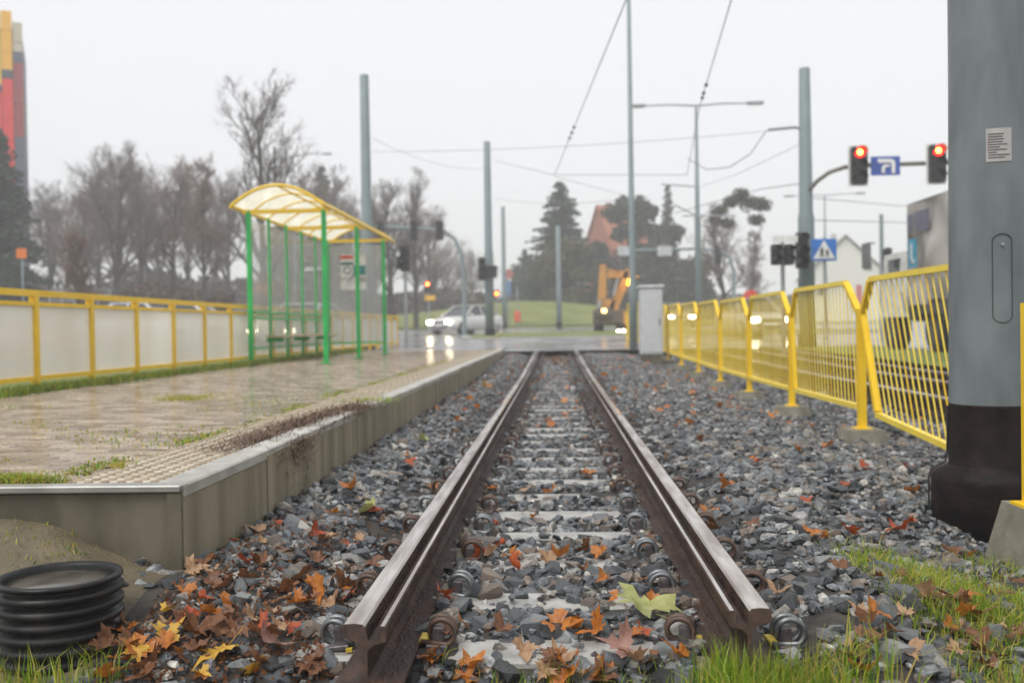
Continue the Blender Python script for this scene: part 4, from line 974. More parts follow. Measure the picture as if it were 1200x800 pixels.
c = W(1040, 302, 30); part(t8, 'signal_head', MB().box((c.x,30,c.z-.1),(.18,.30,.80), ch=.04), m_black, True); part(t8, 'post', MB().tube([(c.x-.15,30.1,.3),(c.x-.15,30.1,c.z+.2)], .05, 8), m_steel, True)

# cabinet
cb = thing('switch_cabinet', 'tall pale grey electrical cabinet at the end of the yellow fence', 'cabinet', (X(763,22), 22, .02))
h_ = W(763,334,22).z-.02; w_ = X(776.5,22)-X(750.5,22)
bdy = part(cb, 'cabinet_body', MB().box((0,.1,.28+(h_-.34)/2),(w_,.42,h_-.34), ch=.008), mat('cabinet_grey', (.54,.56,.58), .5, var=.06))
part(cb, 'plinth', MB().box((0,.1,.12),(w_-.04,.38,.34)), m_conc_dark)
part(cb, 'lid', MB().box((0,.1,h_-.03),(w_+.07,.50,.055), ch=.01), mat('cabinet_lid', (.62,.64,.66), .5))
part(bdy, 'door', MB().box((0,-.117,.28+(h_-.34)/2),(w_-.06,.012,h_-.44), ch=.003), mat('cabinet_grey')); part(bdy, 'handle', MB().box((w_*.36,-.13,1.0),(.02,.02,.14)), m_black)

# ------------------------------------------------------------------ vehicles
def wheel(root, x, y, r, w, m_rim):
    t = part(root, 'wheel', MB().tube([(x-w/2,y,r),(x-w*.4,y,r),(x+w*.4,y,r),(x+w/2,y,r)], [r*.9,r,r,r*.9], 20), m_rubber)
    part(t, 'rim', MB().tube([(x-w/2-.012,y,r),(x+w/2+.012,y,r)], r*.6, 14), m_rim); return t
def car(label, x, y, z, rz, color, lit=True, group=None):
    t = thing('passenger_car', label, 'car', (x, y, z), rz, group)
    body = mat('car_paint_'+label.split()[0], color, .2, var=.03, spec=.6)
    st = [(-2.12,.34,.52,.66,.62),(-2.02,.22,.66,.78,.72),(-1.5,.20,.80,.84,.76),(-.85,.2,.90,.86,.80),(.2,.2,.93,.86,.81),(1.2,.2,.95,.86,.80),(1.75,.22,.95,.84,.76),(2.05,.26,.88,.78,.72),(2.14,.42,.76,.70,.66)]
    mb = MB(); n = 10
    for yy, zl, zh, wl_, wh_ in st:
        hp_ = [(wl_*.9,zl),(wl_,zl+.12),(wl_*1.01,(zl+zh)/2),(wh_,zh-.03),(wh_*.8,zh)]
        mb.v += [(a,yy,b) for a,b in hp_]+[(-a,yy,b) for a,b in hp_[::-1]]
    for k in range(len(st)-1):
        for i in range(n): mb.f.append((k*n+i,(k+1)*n+i,(k+1)*n+(i+1)%n,k*n+(i+1)%n)); mb.mi.append(0)
    mb.f += [tuple(range(n)), tuple(range(len(mb.v)-1,len(mb.v)-n-1,-1))]; mb.mi += [0,0]
    bo = part(t, 'body', mb, body, smooth=True)
    cp = [(-.95,.88),(-.22,1.36),(.75,1.38),(1.65,.92)]; mb = MB()
    for yy, zz in cp:
        w = .76 if zz < 1 else .60; mb.v += [(-w,yy,zz),(w,yy,zz)]
    mb.v += [(-.72,.3,.9),(.72,.3,.9)]
    mb.f = [(0,1,3,2),(4,5,7,6),(0,2,4,6),(1,7,5,3),(2,3,5,4)]; mb.mi = [0]*5
    part(t, 'windows', mb, m_carglass)
    rf_ = part(t, 'roof', MB().box((0,.27,1.395),(1.2,1.08,.05), ch=.02), body)
    for s in (-1,1):
        for a, b in ((cp[0],cp[1]),(cp[2],cp[3])):
            part(t, 'roof_pillar', MB().tube([(s*.765,a[0],a[1]) if a[1] < 1 else (s*.605,a[0],a[1]+.01), (s*.765,b[0],b[1]) if b[1] < 1 else (s*.605,b[0],b[1]+.01)], .035, 6), body)
        part(t, 'roof_pillar', MB().tube([(s*.79,.32,.92),(s*.615,.3,1.38)], .03, 6), body)
        part(t, 'side_mirror', MB().box((s*.92,-.72,.95),(.16,.1,.11), ch=.02), body)
        part(t, 'headlight', MB().box((s*.58,-2.075,.60),(.30,.10,.15), ch=.03), m_lamp_on if lit else m_white)
        part(t, 'tail_light', MB().box((s*.62,2.09,.74),(.24,.08,.18), ch=.02), mat('tail_red', (.35,.02,.02), .3))
        for yy in (-1.32,1.32): wheel(t, s*.76, yy, .31, .19, m_steel)
    part(t, 'grille', MB().box((0,-2.11,.58),(.7,.04,.12), ch=.01), m_black); part(t, 'bumper_slot', MB().box((0,-2.12,.36),(1.0,.04,.09), ch=.01), m_black)
    part(t, 'licence_plate', MB().box((0,-2.145,.45),(.5,.02,.1)), m_white)
    return t
car('white saloon car with headlights on turning at the junction', X(545,48), 48.6, Rf(48.6)+.005, rad(-33), (.62,.62,.60))
car('silver car with headlights on behind the yellow fence near the signals', X(880,37), 37, Rf(37)+.005, rad(8), (.42,.42,.40))
car('grey car with headlights on behind the fence near the cabinet', X(790,57), 57, Rf(57)+.005, rad(5), (.30,.31,.32))
car('pale car seen through the shelter and frosted railing', X(330,27), 29.5, Rf(29)+.005, rad(-12), (.55,.55,.53))
car('red car behind the railing below the dark conifer', X(-2,20), 20, .2, rad(90), (.45,.03,.02), False)
car('light parked car behind the railing below the bare trees', X(172,30), 30, Rf(30)+.1, rad(90), (.60,.62,.66), False)
car('cream parked car behind the railing beside the shelter', X(222,31), 31.2, Rf(31)+.12, rad(90), (.62,.60,.54), False)
# lorry
LZ = Rf(20)+.0; tx = 7.86
tr = thing('lorry', 'lorry with grey tarpaulin cover and blue learner plate behind the fence', 'lorry', (tx, 22.3, LZ))
mt = mat('tarpaulin', (.33,.305,.285), .65, col2=(.45,.42,.395), scale=1.3, stretch=(1,1,.5), bump=.5, bscale=3)
nu, nv = 36, 22; mb = MB(); hT = W(1062,240,22.3).z-LZ
for j in range(nv+1):
    for i in range(nu+1):
        yy = -i/nu*6.2; q = j/nv; zz = 1.05+(hT-1.05)*q
        wv = .11*math.sin(yy*2.1+q*4)+.08*math.sin(yy*3.1-q*6.5)+.05*abs(math.sin(yy*2.6+q*9))+.03*math.sin(yy*9+q*14)
        mb.v.append((wv*(1-q**6)*.9, yy, zz+.03*math.sin(yy*1.5)*(q > .97)))
for j in range(nv):
    for i in range(nu): a = j*(nu+1)+i; mb.f.append((a, a+nu+1, a+nu+2, a+1)); mb.mi.append(0)
o = len(mb.v); mb.v += [(2.4,0,1.05),(2.4,-6.2,1.05),(2.4,0,hT),(2.4,-6.2,hT),(.0,0,1.05),(0,-6.2,1.05),(.0,0,hT),(0,-6.2,hT),(1.2,0,hT+.2),(1.2,-6.2,hT+.2)]
mb.f += [(o,o+1,o+3,o+2),(o+4,o,o+2,o+8,o+6),(o+1,o+5,o+7,o+9,o+3),(o+6,o+8,o+9,o+7),(o+8,o+2,o+3,o+9)]; mb.mi += [0]*5
tp = part(tr, 'tarpaulin', mb, mt, smooth=True)
for q_ in range(7): part(tp, 'lashing_rope', MB().tube([(-.16,-.3-q_*.9,.9),(-.22,-.25-q_*.9,1.35)], .012, 5), m_black)
# 
zl0, zl1 = W(1076,313,21.7).z-LZ, W(1076,280,21.7).z-LZ
lp = part(tr, 'learner_plate', MB().box((-.11,-.62,(zl0+zl1)/2),(.03,.42,zl1-zl0)), mat('plate_cyan', (.03,.30,.46), .5))
part(lp, 'letter', MB().box((-.13,-.60,(zl0+zl1)/2),(.012,.08,(zl1-zl0)*.68)).box((-.13,-.66,zl0+(zl1-zl0)*.2),(.012,.2,.07)), m_white)
part(tp, 'faded_print', MB().box((-.10,-1.15,W(1090,257,21).z-LZ),(.02,.75,.42)).box((-.10,-.45,W(1075,262,22).z-LZ),(.02,.3,.36)), mat('faded_blue_print', (.13,.13,.19), .7))
part(tr, 'chassis', MB().box((1.2,-3,.85),(2.2,6.4,.25)), m_black)
dk = mat('dark_grey_steel', (.07,.07,.07), .6)
part(tr, 'side_board', MB().box((.03,-3.1,1.0),(.06,6.2,.3)), dk)
for yy in (-1.2,-3.9,-5.1):
    for xw in (.28, 2.1): wheel(tr, xw, yy, .52, .36, dk)
part(tr, 'mudguard', MB().box((.25,-1.2,1.12),(.5,1.4,.06)).box((.25,-.5,.9),(.5,.06,.4)), m_black)
cbm = mat('cab_paint', (.68,.68,.66), .35)
part(tr, 'cab', MB().box((1.15,1.15,1.55),(2.2,1.7,1.5), taper=.93, ch=0), cbm); part(tr, 'cab_window', MB().box((.12,1.2,1.95),(.04,.8,.42)), m_carglass)
part(tr, 'side_mirror', MB().box((-.28,2.0,2.3),(.2,.08,.62), ch=.02).tube([(-.1,1.9,2.6),(-.28,2.0,2.62)],.02,5), mat('mirror_grey', (.16,.16,.165), .4))
wheel(tr, .28, 1.5, .52, .34, dk); wheel(tr, 2.1, 1.5, .52, .34, dk)
# backhoe
ex = thing('backhoe_excavator', 'orange backhoe excavator with raised arm and amber lamp on the road', 'excavator', (X(716,46), 46, Rf(46)))
exo = mat('excavator_orange', (.58,.27,.05), .5, col2=(.48,.25,.08), scale=2); E = tuple(ex.location)
def ep(px, py, dd=0): p = W(px, py, 46+dd); return (p.x, p.y, p.z)
def beam(nm, a, b, w0, w1, m=exo, dep=.22):
    a, b = Vector(a), Vector(b); t = (b-a).normalized(); q = Vector((t.z,0,-t.x))
    vs = [p+q*s*w/2+Vector((0,sy*dep/2,0)) for p, w in ((a,w0),(b,w1)) for s, sy in ((-1,-1),(1,-1),(1,1),(-1,1))]
    return part(ex, nm, MB().add(vs, [(3,2,1,0),(4,5,6,7)]+[(i,(i+1)%4,4+(i+1)%4,4+i) for i in range(4)]), m, True)
beam('boom', ep(737,316), ep(719,362), .30, .42); beam('boom_link', ep(712,320), ep(736,322), .42, .30)
beam('dipper_arm', ep(707,310), ep(705,356), .30, .40); beam('bucket_mount', ep(703,354), ep(720,357), .40, .42)
beam('hydraulic_ram', ep(724,326,-.3), ep(719,346,-.3), .10, .14, m_steel, .12); beam('hydraulic_ram', ep(703,352,-.3), ep(700.5,370,-.3), .16, .16, m_steel, .14)
beam('hose', ep(709,309,-.2), ep(726,318,-.2), .05, .05, dk, .05)
part(ex, 'bucket', MB().box((ep(707,366)[0],45.6,ep(707,366)[2]),(.7,.6,.45), ch=.08), dk, True)
for px in (702, 729): 
    c = ep(px, 378); w = part(ex, 'wheel', MB().tube([(c[0]-.22,46.4,c[2]),(c[0]-.17,46.4,c[2]),(c[0]+.17,46.4,c[2]),(c[0]+.22,46.4,c[2])],[.40,.47,.47,.40],18), m_rubber, True)
part(ex, 'engine_body', MB().box((ep(716,372)[0],47.2,ep(716,372)[2]+.05),(1.5,2.6,.75), ch=.08), mat('excavator_dark', (.10,.075,.06), .6), True)
cbx = part(ex, 'cab', MB().box((ep(727,347)[0]+.25,47.4,ep(727,347)[2]),(1.3,1.5,1.5), taper=.9), mat('cab_glass_dark', (.09,.10,.10), .2), True)
part(ex, 'cab_roof', MB().box((ep(727,330)[0]+.25,47.4,ep(727,327)[2]+.12),(1.4,1.6,.12), ch=.03), exo, True)
part(ex, 'stabiliser', MB().box((ep(733,384)[0],45.9,ep(733,372)[2]),(.16,.16,.6)).box((ep(733,384)[0]+.1,45.9,ep(733,388)[2]),(.5,.4,.08)), exo, True)
c = ep(738.5,331,-.6); part(ex, 'amber_lamp', MB().lathe([(.02,-.15),(.14,-.12),(.15,.08),(.06,.16)],12,c), m_amber_on, True)
c = ep(708,364,-.8); part(ex, 'work_lamp', MB().lathe([(.02,-.1),(.11,-.08),(.11,.08),(.03,.1)],12,c), mat('work_lamp_lit', (1,.6,.2), .3, emit=4), True)
c = ep(728,388,-1.2); part(ex, 'tail_lamp', MB().box(c,(.35,.05,.10)), m_lamp_on, True)

# ------------------------------------------------------------------ overhead wires
def wire(label, pts, r=.010, name='overhead_wire', sag=0., beads=None):
    P_ = [Vector(p) for p in pts]
    if sag and len(P_) == 2:
        a, b = P_; P_ = [a.lerp(b, t)-Vector((0,0,sag*4*t*(1-t))) for t in np.linspace(0,1,10)]
    t = thing(name, label, 'wire', tuple(P_[0])); part(t, 'strand', MB().tube(P_, r, 5), m_wire, True)
    for b in beads or []: 
        part(t, 'insulator', MB().tube([b-Vector((0,.12,.02)), b, b+Vector((0,.12,.02))],[.015,.04,.015],7), m_black, True)
    return t
a, b = W(650,205,29.5), W(737,-8,13.4); b2 = b+(b-a)*.8
wire('overhead wire sloping up from the junction across the tall mast', [a, b, b2], .008, beads=[a.lerp(b,t) for t in (.36,.40,.44)])
a, m_, b = W(805,205,29.5), W(820,125,21), W(857,0,13.7)
wire('overhead wire curving up past the double street lamp', [a, m_, b, b+(b-m_)*.8], .008, beads=[m_.lerp(b,t) for t in (.12,.18,.28)])
wire('thin span wire between the thick pole and the pole by the car', [W(436,162,30), W(571,198,41)], .006, sag=.3)
wire('long span wire from the pole behind the shelter to the signal pole', [W(436,178,30), W(940,150,25)], .006, sag=.15)
wire('span wire between the wire clamps over the tracks', [W(579,188,41), W(648,205,29.5), W(806,205,29.5)], .008)
wire('span wire leaving the mast toward the junction pole', [W(579,232,41), W(740,232,27)], .006, sag=.2)
wire('span wire from the clamp down to the tall mast', [W(650,207,29.5), W(740,231,27)], .006)
wire('feeder wire drooping between lamp and signal pole', [W(898,153,25), W(880,180,26), W(855,196,27), W(828,199,28), W(806,186,29)], .012)
wire('bracket wire from the signal pole to the lamp post', [W(940,168,25), W(862,205,29), W(820,219,37)], .007)
wire('lower bracket wire at the signal pole', [W(940,215,25), W(890,222,30), W(790,250,37)], .012)
wire('far span wire beyond the red signals', [W(952,258,25), W(1105,262,40)], .012)
wire('upper far span wire beyond the blue arrow sign', [W(952,232,25), W(1105,246,40)], .010)
hz_ = thing('contact_bracket', 'steel bracket arms on the lamp post behind the fence', 'bracket', tuple(W(819,250,36.8)))
for p, q in (((775,216),(819,219)),((790,240),(819,254)),((846,238),(819,254)),((800,253),(862,253))):
    part(hz_, 'rod', MB().tube([W(*p,36.7), W(*q,36.7)], .03, 6), m_steel, True)
bk_ = thing('contact_bracket', 'short curved bracket at the top of the signal pole', 'bracket', tuple(W(942,150,25)))
part(bk_, 'rod', MB().tube([W(942,165,25), W(940,153,25), W(932,149,25), W(900,152,25)], .035, 6), m_steel, True)

# ------------------------------------------------------------------ fallen leaves
half = [(.03,.02),(.20,-.12),(.27,-.02),(.50,-.02),(.43,.12),(.60,.30),(.42,.33),(.40,.44),(.20,.38),(.27,.62),(.16,.60),(.10,.76)]
outl = half+[(0,1.0)]+[(-a,b) for a,b in half[::-1]]
def leaf_mesh(seed, m, flat=False):
    r = random.Random(seed); c = (0,.28); n = len(outl)
    cu, cv, tw_, fo = r.uniform(-.8,2.2), r.uniform(-.6,1.8), r.uniform(-1.2,1.2), r.uniform(.05,.9); ph = r.uniform(0,6)
    if flat: cu, cv, tw_, fo = .2, .25, .1, .18
    def zf(x, y): return .55*cu*x*x + .5*cv*(y-.3)**2 + tw_*x*(y-.3) + fo*abs(x)*.8 + .07*math.sin(9*x+ph)*math.cos(7*y+ph)
    vs = [(0,.28,zf(0,.28))]
    for k in (.5, 1.):
        for a, b in outl: 
            x, y = c[0]+(a-c[0])*k, c[1]+(b-c[1])*k
            jt = r.uniform(.72,1.08) if k == 1 else 1; x, y = x*jt, .28+(y-.28)*jt; vs.append((x, y, zf(x,y)+(r.uniform(-.05,.05) if k == 1 else 0)))
    vs = [((x)*1., (y-.28), z) for x, y, z in vs]
    fs = [(0,1+i,1+(i+1)%n) for i in range(n)]+[(1+i,1+n+i,1+n+(i+1)%n,1+(i+1)%n) for i in range(n)]
    o = len(vs); vs += [(-.012,-.28,vs[1][2]),(.012,-.28,vs[1][2]),(.05,-.75,vs[1][2]+.12),(.035,-.75,vs[1][2]+.12)]; fs.append((o,o+1,o+2,o+3))
    return MB().add(vs, fs).mesh('leaf', m, None, True)
LCOL = dict(orange=((.34,.10,.014),(.56,.20,.028)), brown=((.11,.045,.02),(.24,.10,.04)), red=((.36,.05,.015),(.46,.10,.02)), tan=((.34,.19,.095),(.48,.30,.17)), pink=((.30,.15,.12),(.42,.24,.19)), lime=((.30,.32,.09),(.46,.46,.18)), gold=((.55,.30,.03),(.66,.40,.06)))
LM = {k: mat('leaf_'+k, a, .32, col2=b, scale=5, transl=.25, rough2=.55, rscale=6, bump=.3, bscale=14) for k, (a, b) in LCOL.items()}
LMESH = {}; BIGLEAF = leaf_mesh(77, LM['lime'], True)
LMESH = {k: [leaf_mesh(hash(k) % 1000 if False else (i*13+len(k)*7), LM[k]) for i in range(9)] for k in LM}
def ground_at(px, py):
    v = CR @ Vector((px-600, -(py-400), -FPX)); o_ = Vector((0,0,CAMZ)); ds = np.arange(2.0, 30, .02)
    hit = np.argmax(CAMZ+v.z/v.y*ds < Hh(v.x/v.y*ds, ds)+.02)
    return o_+v*(ds[hit]/v.y)
lr = random.Random(99)
def put_leaf(p, col, size, label, tilt=.42, rz=None, group='fallen maple leaves', dz=.016):
    o = link('maple_leaf', lr.choice(LMESH[col]), None, (p.x, p.y, p.z+dz))
    o.rotation_euler = (lr.gauss(-.05,tilt), lr.gauss(0,tilt), lr.uniform(0,6.28) if rz is None else rz)
    s = size*.85; o.scale = (s, s, s*lr.uniform(.7,1.2)); return tag(o, label, 'leaf', group)
special = [(755,725,'lime',.15,'large pale green maple leaf beside the fence-side rail end'),(655,738,'orange',.12,'orange-brown maple leaf behind the stamped sleeper'),(700,745,'orange',.12,'orange maple leaf next to the pale green leaf'),
 (728,762,'pink',.12,'dull purple-brown leaf under the pale green leaf'),(412,575,'orange',.13,'bright orange leaf between platform and rail'),(432,600,'lime',.15,'greenish leaf lying by the bright orange leaf'),(405,690,'brown',.13,'brown leaf near the platform-side rail end'),
 (372,697,'orange',.13,'wet orange leaf in the pile by the platform-side rail'),(352,680,'brown',.15,'large wet brown leaf in the pile by the platform-side rail'),(128,742,'orange',.10,'upright orange leaf against the corrugated pipe'),
 (160,765,'orange',.13,'orange leaf at the foot of the corrugated pipe'),(255,768,'gold',.15,'golden curled leaf in front of the sleeper end'),(230,745,'brown',.13,'brown leaf between pipe and sleeper end'),(318,758,'pink',.13,'pinkish leaf lying on the end of the stamped sleeper'),
 (645,580,'orange',.10,'orange leaf on a sleeper in the middle of the track'),(642,494,'brown',.13,'brown-orange leaf further along between the rails'),(568,453,'gold',.16,'golden leaf beside the far platform edge'),(1052,624,'red',.12,'deep red leaf before the tarred pole base'),
 (970,524,'orange',.13,'orange leaf close to the fence footing'),(852,572,'orange',.10,'orange leaf right of the fence-side rail'),(828,603,'orange',.11,'orange leaf hugging the outer side of the fence-side rail'),(1135,655,'orange',.09,'orange leaf lodged below the pole base'),
 (1090,705,'tan',.12,'tan leaf at the border of stones and grass'),(910,700,'tan',.09,'tan leaf behind the rail end in the grass'),(600,655,'orange',.10,'orange leaf near the rail clip row'),(565,655,'red',.11,'russet leaf beside the platform-side rail clips'),(640,657,'tan',.10,'tan leaf between the third and fourth sleepers'),
 (495,517,'lime',.13,'pale green leaf on the ballast by the distant platform wall'),(1180,655,'orange',.10,'orange leaf beside the concrete footing by the pole'),(1165,700,'brown',.12,'brown leaf in the grass below the concrete footing')]
for px, py, c, s, lab in special:
    o = put_leaf(ground_at(px, py), c, s*1.1, lab)
    if lab.startswith('large pale'): o.data = BIGLEAF; o.location.z += .03; o.scale = (.21,.21,.21); o.rotation_euler = (.25,.1,.6)
zones = [ # px0,px1,py0,py1,n,colours,label
 (200,440,600,745,56,'orange brown brown red tan brown','leaf between platform wall and rail'),
 (90,310,715,800,46,'orange brown gold brown tan brown orange','leaf in the heap by the pipe'),
 (300,560,770,800,16,'orange brown brown','leaf before the stamped sleeper'),
 (520,790,570,760,26,'orange brown tan red orange','leaf lying between the rails'),
 (560,780,440,570,16,'orange brown tan','leaf between the distant rails'),
 (420,600,450,590,20,'orange brown red orange','leaf at the foot of the platform'),
 (790,1090,480,640,28,'orange red brown orange','leaf between rail and yellow fence'),
 (600,860,760,800,14,'brown orange tan','leaf in the grass by the rail ends'),
 (980,1200,640,800,30,'brown tan orange brown','leaf in the grass below the pole')]
for x0, x1, y0, y1, n, cols_, lab in zones:
    cc = cols_.split()
    for _ in range(n):
        px = lr.uniform(x0, x1); py = lr.uniform(y0, y1); p = ground_at(px, py)
        if .40 < abs(p.x) < .60 or (p.x < -1.27 and p.y > 3.36): continue
        if p.x < -1.40 and math.hypot(p.x+1.48, p.y-2.9) < .26: continue
        ck = lr.choice(cc); sz = lr.uniform(.05,.12); ns = int(np.argmin(np.abs(SLA-p.y)))+1
        lb = f"{'small' if sz < .075 else 'broad' if sz > .10 else 'curled'} {ck} {lab}" + (f', level with the {ordinal(ns)} sleeper' if p.y > 2.9 else '') + ((' close to wall' if p.x < -1.02 else ' close to rail') if 'platform wall' in lab else (' nearer the rail' if p.x > -.95 else ' nearer the pipe') if 'by the pipe' in lab and p.y <= 2.9 else '')
        put_leaf(p, ck, sz, lb, group=lab)
# far litter
r = np.random.default_rng(5); n = 260; x = r.uniform(-1.25, 2.4, n); y = r.uniform(9, 26, n); c = np.stack([x, y, Hh(x,y)+.03], -1); c = c[np.abs(np.abs(x)-.5) > .1]
o = link('leaf_litter', quads(c, .055, r, LM['orange'], .6)); o['kind'] = 'stuff'; o['label'] = 'scattered orange leaves on the distant ballast'
c2 = np.stack([r.normal(0,.3,160), r.normal(24.5,1.2,160), 0*r.random(160)], -1); c2[:,2] = Hh(c2[:,0],c2[:,1])+.03
o = link('leaf_litter', quads(c2[np.abs(c2[:,0]) < .4], .06, r, LM['brown'], .6)); o['kind'] = 'stuff'; o['label'] = 'brown leaves gathered at the far end of the rails'
# crumbled leaf bits by the platform and pipe
n = 3500; px = r.uniform(60, 480, n); py = r.uniform(600, 800, n); pts = [ground_at(a, b) for a, b in zip(px, py)]
pts = [p for p in pts if p.x > -1.29 and not (.42 < abs(p.x) < .58) and math.hypot(p.x+1.48,p.y-2.9) > .2]
o = link('leaf_crumbs', quads(np.array([(p.x,p.y,p.z+.004) for p in pts]), .010, r, LM['brown'], .4)); o['kind'] = 'stuff'; o['label'] = 'crumbled brown leaf bits between the stones'

# ------------------------------------------------------------------ grass
def blades(px_, py_, zz, hts, wid, r, bend=.5):
    n = len(px_); a = r.uniform(0, 6.283, n); b = r.uniform(0, 6.283, n); bd_ = np.abs(r.normal(0, bend, n))*hts
    base = np.stack([px_, py_, zz], -1); s = np.stack([np.cos(a), np.sin(a), 0*a], -1)*(wid*r.uniform(.6,1.3,n))[:,None]
    dv = np.stack([np.cos(b), np.sin(b), 0*b], -1)*bd_[:,None]; up = np.array([0,0,1.])*hts[:,None]
    m1 = base+up*.55+dv*.3; tp_ = base+up*(1-.3*np.minimum(1,bd_/hts))[:,None]+dv
    V = np.stack([base-s, base+s, m1+s*.8, m1-s*.8, tp_], 1).reshape(-1,3); k = np.arange(n)[:,None]*5
    T = np.concatenate([k+np.array([0,1,2]), k+np.array([0,2,3]), k+np.array([3,2,4])])
    return V, T, 5
def grass(name, label, x, y, z, h0, h1, w, seed, bend=.5, parent=None, bias=1.0):
    r = np.random.default_rng(seed); n = len(x)
    V, T, k = blades(np.asarray(x), np.asarray(y), np.asarray(z), r.uniform(h0, h1, n), w, r, bend)
    o = link(name, bulk(name, V, T, m_grass, np.repeat(r.random(n)**bias, k), True)); o['kind'] = 'stuff'; o['label'] = label; return o
r = np.random.default_rng(8)
n = 60000; x = r.uniform(.85, 2.6, n); y = r.uniform(2.3, 4.6, n)
f = 1.1*sm((x-.95)/.35)*sm((4.25-y-.25*vnoise(x,y,3,2))/.7)*np.clip(.55+.6*vnoise(x,y,3.1,9),.05,1); k = r.random(n) < f; x, y = x[k], y[k]
grass('grass', 'tufts of green grass at the foot of the tarred pole', x, y, Hh(x,y)-.01, .03, .10, .0022, 81, .8, bias=.8)
n = 2300; x = r.normal(.47, .14, n); y = r.uniform(2.34, 2.62, n); k = (x > .12)&(x < .9)&(r.random(n) < np.clip(.25+.9*sm((x-.25)/.3),0,1)); x, y = x[k], y[k]
grass('grass', 'bright green grass around the cut end of the fence-side rail', x, y, Hh(x,y)-.01, .06, .19, .0022, 82, .45, bias=1.1)
n = 700; x = r.uniform(-.35, .3, n); y = r.uniform(2.45, 2.74, n)
grass('grass', 'thin grass blades in front of the stamped sleeper', x, y, Hh(x,y)-.01, .03, .11, .0018, 83, .5)
n = 2600; n = 1500; x = r.uniform(-1.75, -1.2, n); y = r.uniform(2.3, 2.68, n); k = r.random(n) < np.clip(.3+.7*vnoise(x,y,6,3)+.9*sm((-1.35-x)/.2),0,1); x, y = x[k], y[k]
grass('grass', 'grass blades growing round the foot of the corrugated pipe', x, y, Hh(x,y)-.01, .03, .16, .002, 84, .5)
n = 2500; n = 700; x = r.uniform(-2.2, -1.62, n); y = r.normal(3.22, .09, n); k = (y < 3.40)&(r.random(n) < .4+.5*vnoise(x,y,5,1)); x, y = x[k], y[k]
grass('grass', 'mossy grass on the mound under the platform end', x, y, Hh(x,y)-.005, .012, .035, .002, 85, .8)
n = 16000; y = r.uniform(8.4, 25.5, n); x = r.normal(-5.12, .07, n)
grass('grass', 'strip of grass at the foot of the frosted railing', x, y, .375+0*x, .04, .13, .004, 86, .6, bias=1.2)
# moss in the joints of the paving
n = 5200; y = 3.5+r.random(n)**1.5*14; x = PX1-.13-TS-.06+r.normal(0,.045,n)+.04*np.sin(y*1.3); k = r.random(n) < np.clip(.5+.9*vnoise(x*0,y,3,4),0,1); x, y = x[k], y[k]
grass('moss', 'green moss line between the tactile strip and the paving', x, y, ZP-.006+0*x, .006, .022, .005, 87, 1., bias=.7)
n = 5000; x = r.uniform(-4.6, -1.85, n); y = r.uniform(3.5, 9, n); k = (vnoise(x,y,2.2,6)+.5*vnoise(x,y,6,2)+.9*np.exp(-((x+2.15)/.45)**2) > .62); x, y = x[k], y[k]
x = np.round(x/.2)*.2+.02*r.normal(size=len(x)) if False else x
y = np.round((y-PY0-.05)/.1)*.1+PY0+.05+r.normal(0,.007,len(y))
grass('moss', 'mossy tufts in the joints of the wet paving', x, y, ZP-.008+0*x, .005, .02, .0045, 88, 1., bias=.6)
def tuft(label, px, py, n, sx, sy, h, seed, bias):
    p = W(px, py, 1.); v = p-Vector((0,0,CAMZ)); p = Vector((0,0,CAMZ))+v*((ZP-CAMZ)/v.z); rr = np.random.default_rng(seed)
    x = rr.normal(p.x, sx, n); y = rr.normal(p.y, sy, n); return grass('grass_tuft', label, x, y, ZP-.005+0*x, h*.4, h, .0025, seed, 1.1, bias=bias)
tuft('dead grass clump lying on the paving in mid platform', 215, 467, 500, .11, .12, .05, 91, .35)
tuft('grass clump at the platform end edge', 18, 566, 1100, .07, .03, .06, 92, .6)
tuft('small weed growing in the paving near the tactile strip', 138, 548, 60, .015, .015, .05, 93, .3)
tuft('weed growing by the kerb beyond the twig pile', 435, 470, 260, .12, .12, .06, 94, .8)
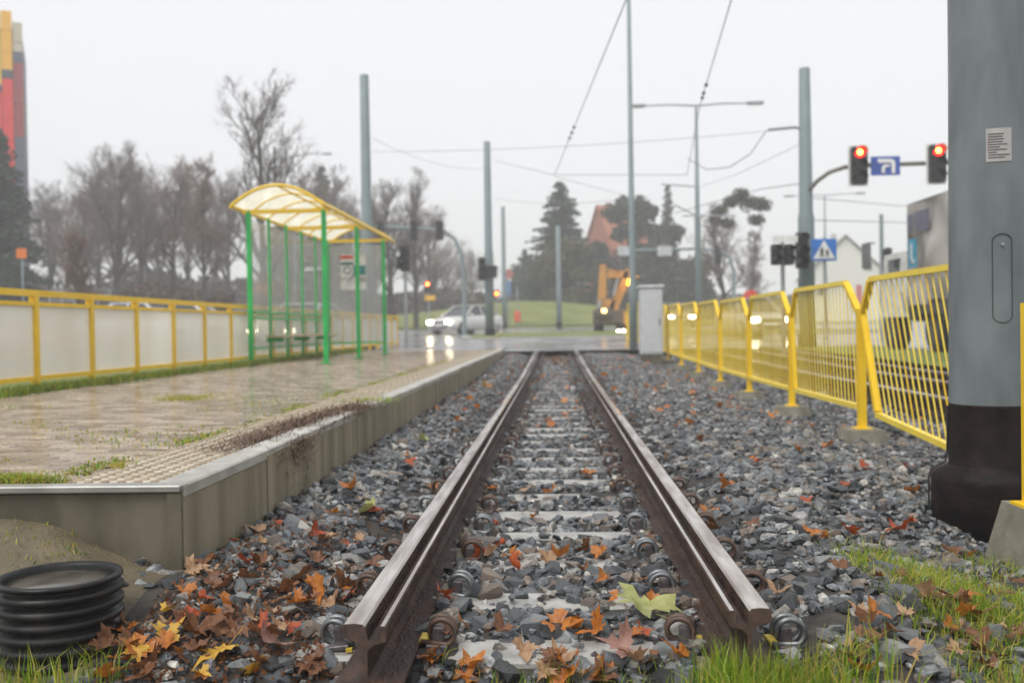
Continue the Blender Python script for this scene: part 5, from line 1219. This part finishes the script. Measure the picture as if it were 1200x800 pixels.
# heap of dead twigs and needles on the tactile strip
r = np.random.default_rng(17); n = 9000; t = r.random(n)
p0 = [W(290,520,1.), W(345,500,1.), W(395,484,1.), W(418,479,1.)]; p0 = [Vector((0,0,CAMZ))+(q-Vector((0,0,CAMZ)))*((ZP-CAMZ)/(q.z-CAMZ)) for q in p0]
pp0 = np.array([q[:] for q in p0]); f = t*3; i = np.minimum(f.astype(int), 2); cc = pp0[i]+(pp0[i+1]-pp0[i])*(f-i)[:,None]
cc[:,0] += r.normal(0,.11,n)*(1+.5*np.sin(cc[:,1]*9)); cc[:,1] += r.normal(0,.25,n); cc[:,0] = np.minimum(cc[:,0], PX1-.01+.02*r.random(n)); 
ex_ = np.exp(-((cc[:,0]-np.interp(cc[:,1], pp0[:,1], pp0[:,0]))/.12)**2)*np.clip(.6+.5*vnoise(cc[:,0],cc[:,1],5,2),0,1)
cc[:,2] = ZP+.003+r.random(n)*.026*ex_; k = r.random(n) < .25+.75*ex_; cc = cc[k]; dr = r.normal(size=(260,3)); dr = np.stack([PX1+.006+np.abs(dr[:,0])*.006, 4.95+dr[:,1]*.16, ZP-np.abs(dr[:,2])*.09], -1); cc = np.concatenate([cc, dr]); n = len(cc)
a = r.normal(size=(n,3)); a[:,2] *= .35; a /= np.linalg.norm(a,axis=1)[:,None]; a *= r.uniform(.01,.05,(n,1)); b = np.cross(a, [0,0,1.]); b /= np.linalg.norm(b,axis=1)[:,None]+1e-9; b *= .0022
V = np.stack([cc-a-b, cc-a+b, cc+a+b, cc+a-b], 1).reshape(-1,3)
o = link('twig_debris', bulk('twig_debris', V, np.arange(4*n).reshape(n,4), mat('dead_twig', (.075,.042,.025), .7, col2=(.17,.10,.06), scale=25))); o['kind'] = 'stuff'; o['label'] = 'heap of brown dead twigs spilled over the platform kerb'
# flat stones near the footing and the sleeper
for k, (px, py, s, lab) in enumerate(((1192,690,.09,'flat grey slab of stone beside the concrete footing'),(1062,742,.06,'grey stone lying in the grass below the pole'),(530,668,.055,'pale flat stone against the platform-side rail foot'))):
    p = ground_at(px, py); o = link('loose_stone', hm[k], None, (p.x, p.y, p.z)); o.scale = (s, s*.8, s*.45); o.rotation_euler = (.1,.1,k); tag(o, lab, 'stone')

# ------------------------------------------------------------------ misty air
hb = MB().box((0,170,12.25),(540,480,27.5)); o = link('haze', hb.mesh('haze', None)); o['kind'] = 'stuff'; o['label'] = 'pale rainy mist over the junction'
hm_ = bpy.data.materials.new('haze'); hm_.use_nodes = True; nn = hm_.node_tree.nodes; nn.clear()
ou = nn.new('ShaderNodeOutputMaterial'); pvn = nn.new('ShaderNodeVolumePrincipled'); pvn.inputs['Density'].default_value = .0030; pvn.inputs['Color'].default_value = (.96,.965,.98,1)
hm_.node_tree.links.new(pvn.outputs[0], ou.inputs['Volume']); o.data.materials.clear(); o.data.materials.append(hm_)
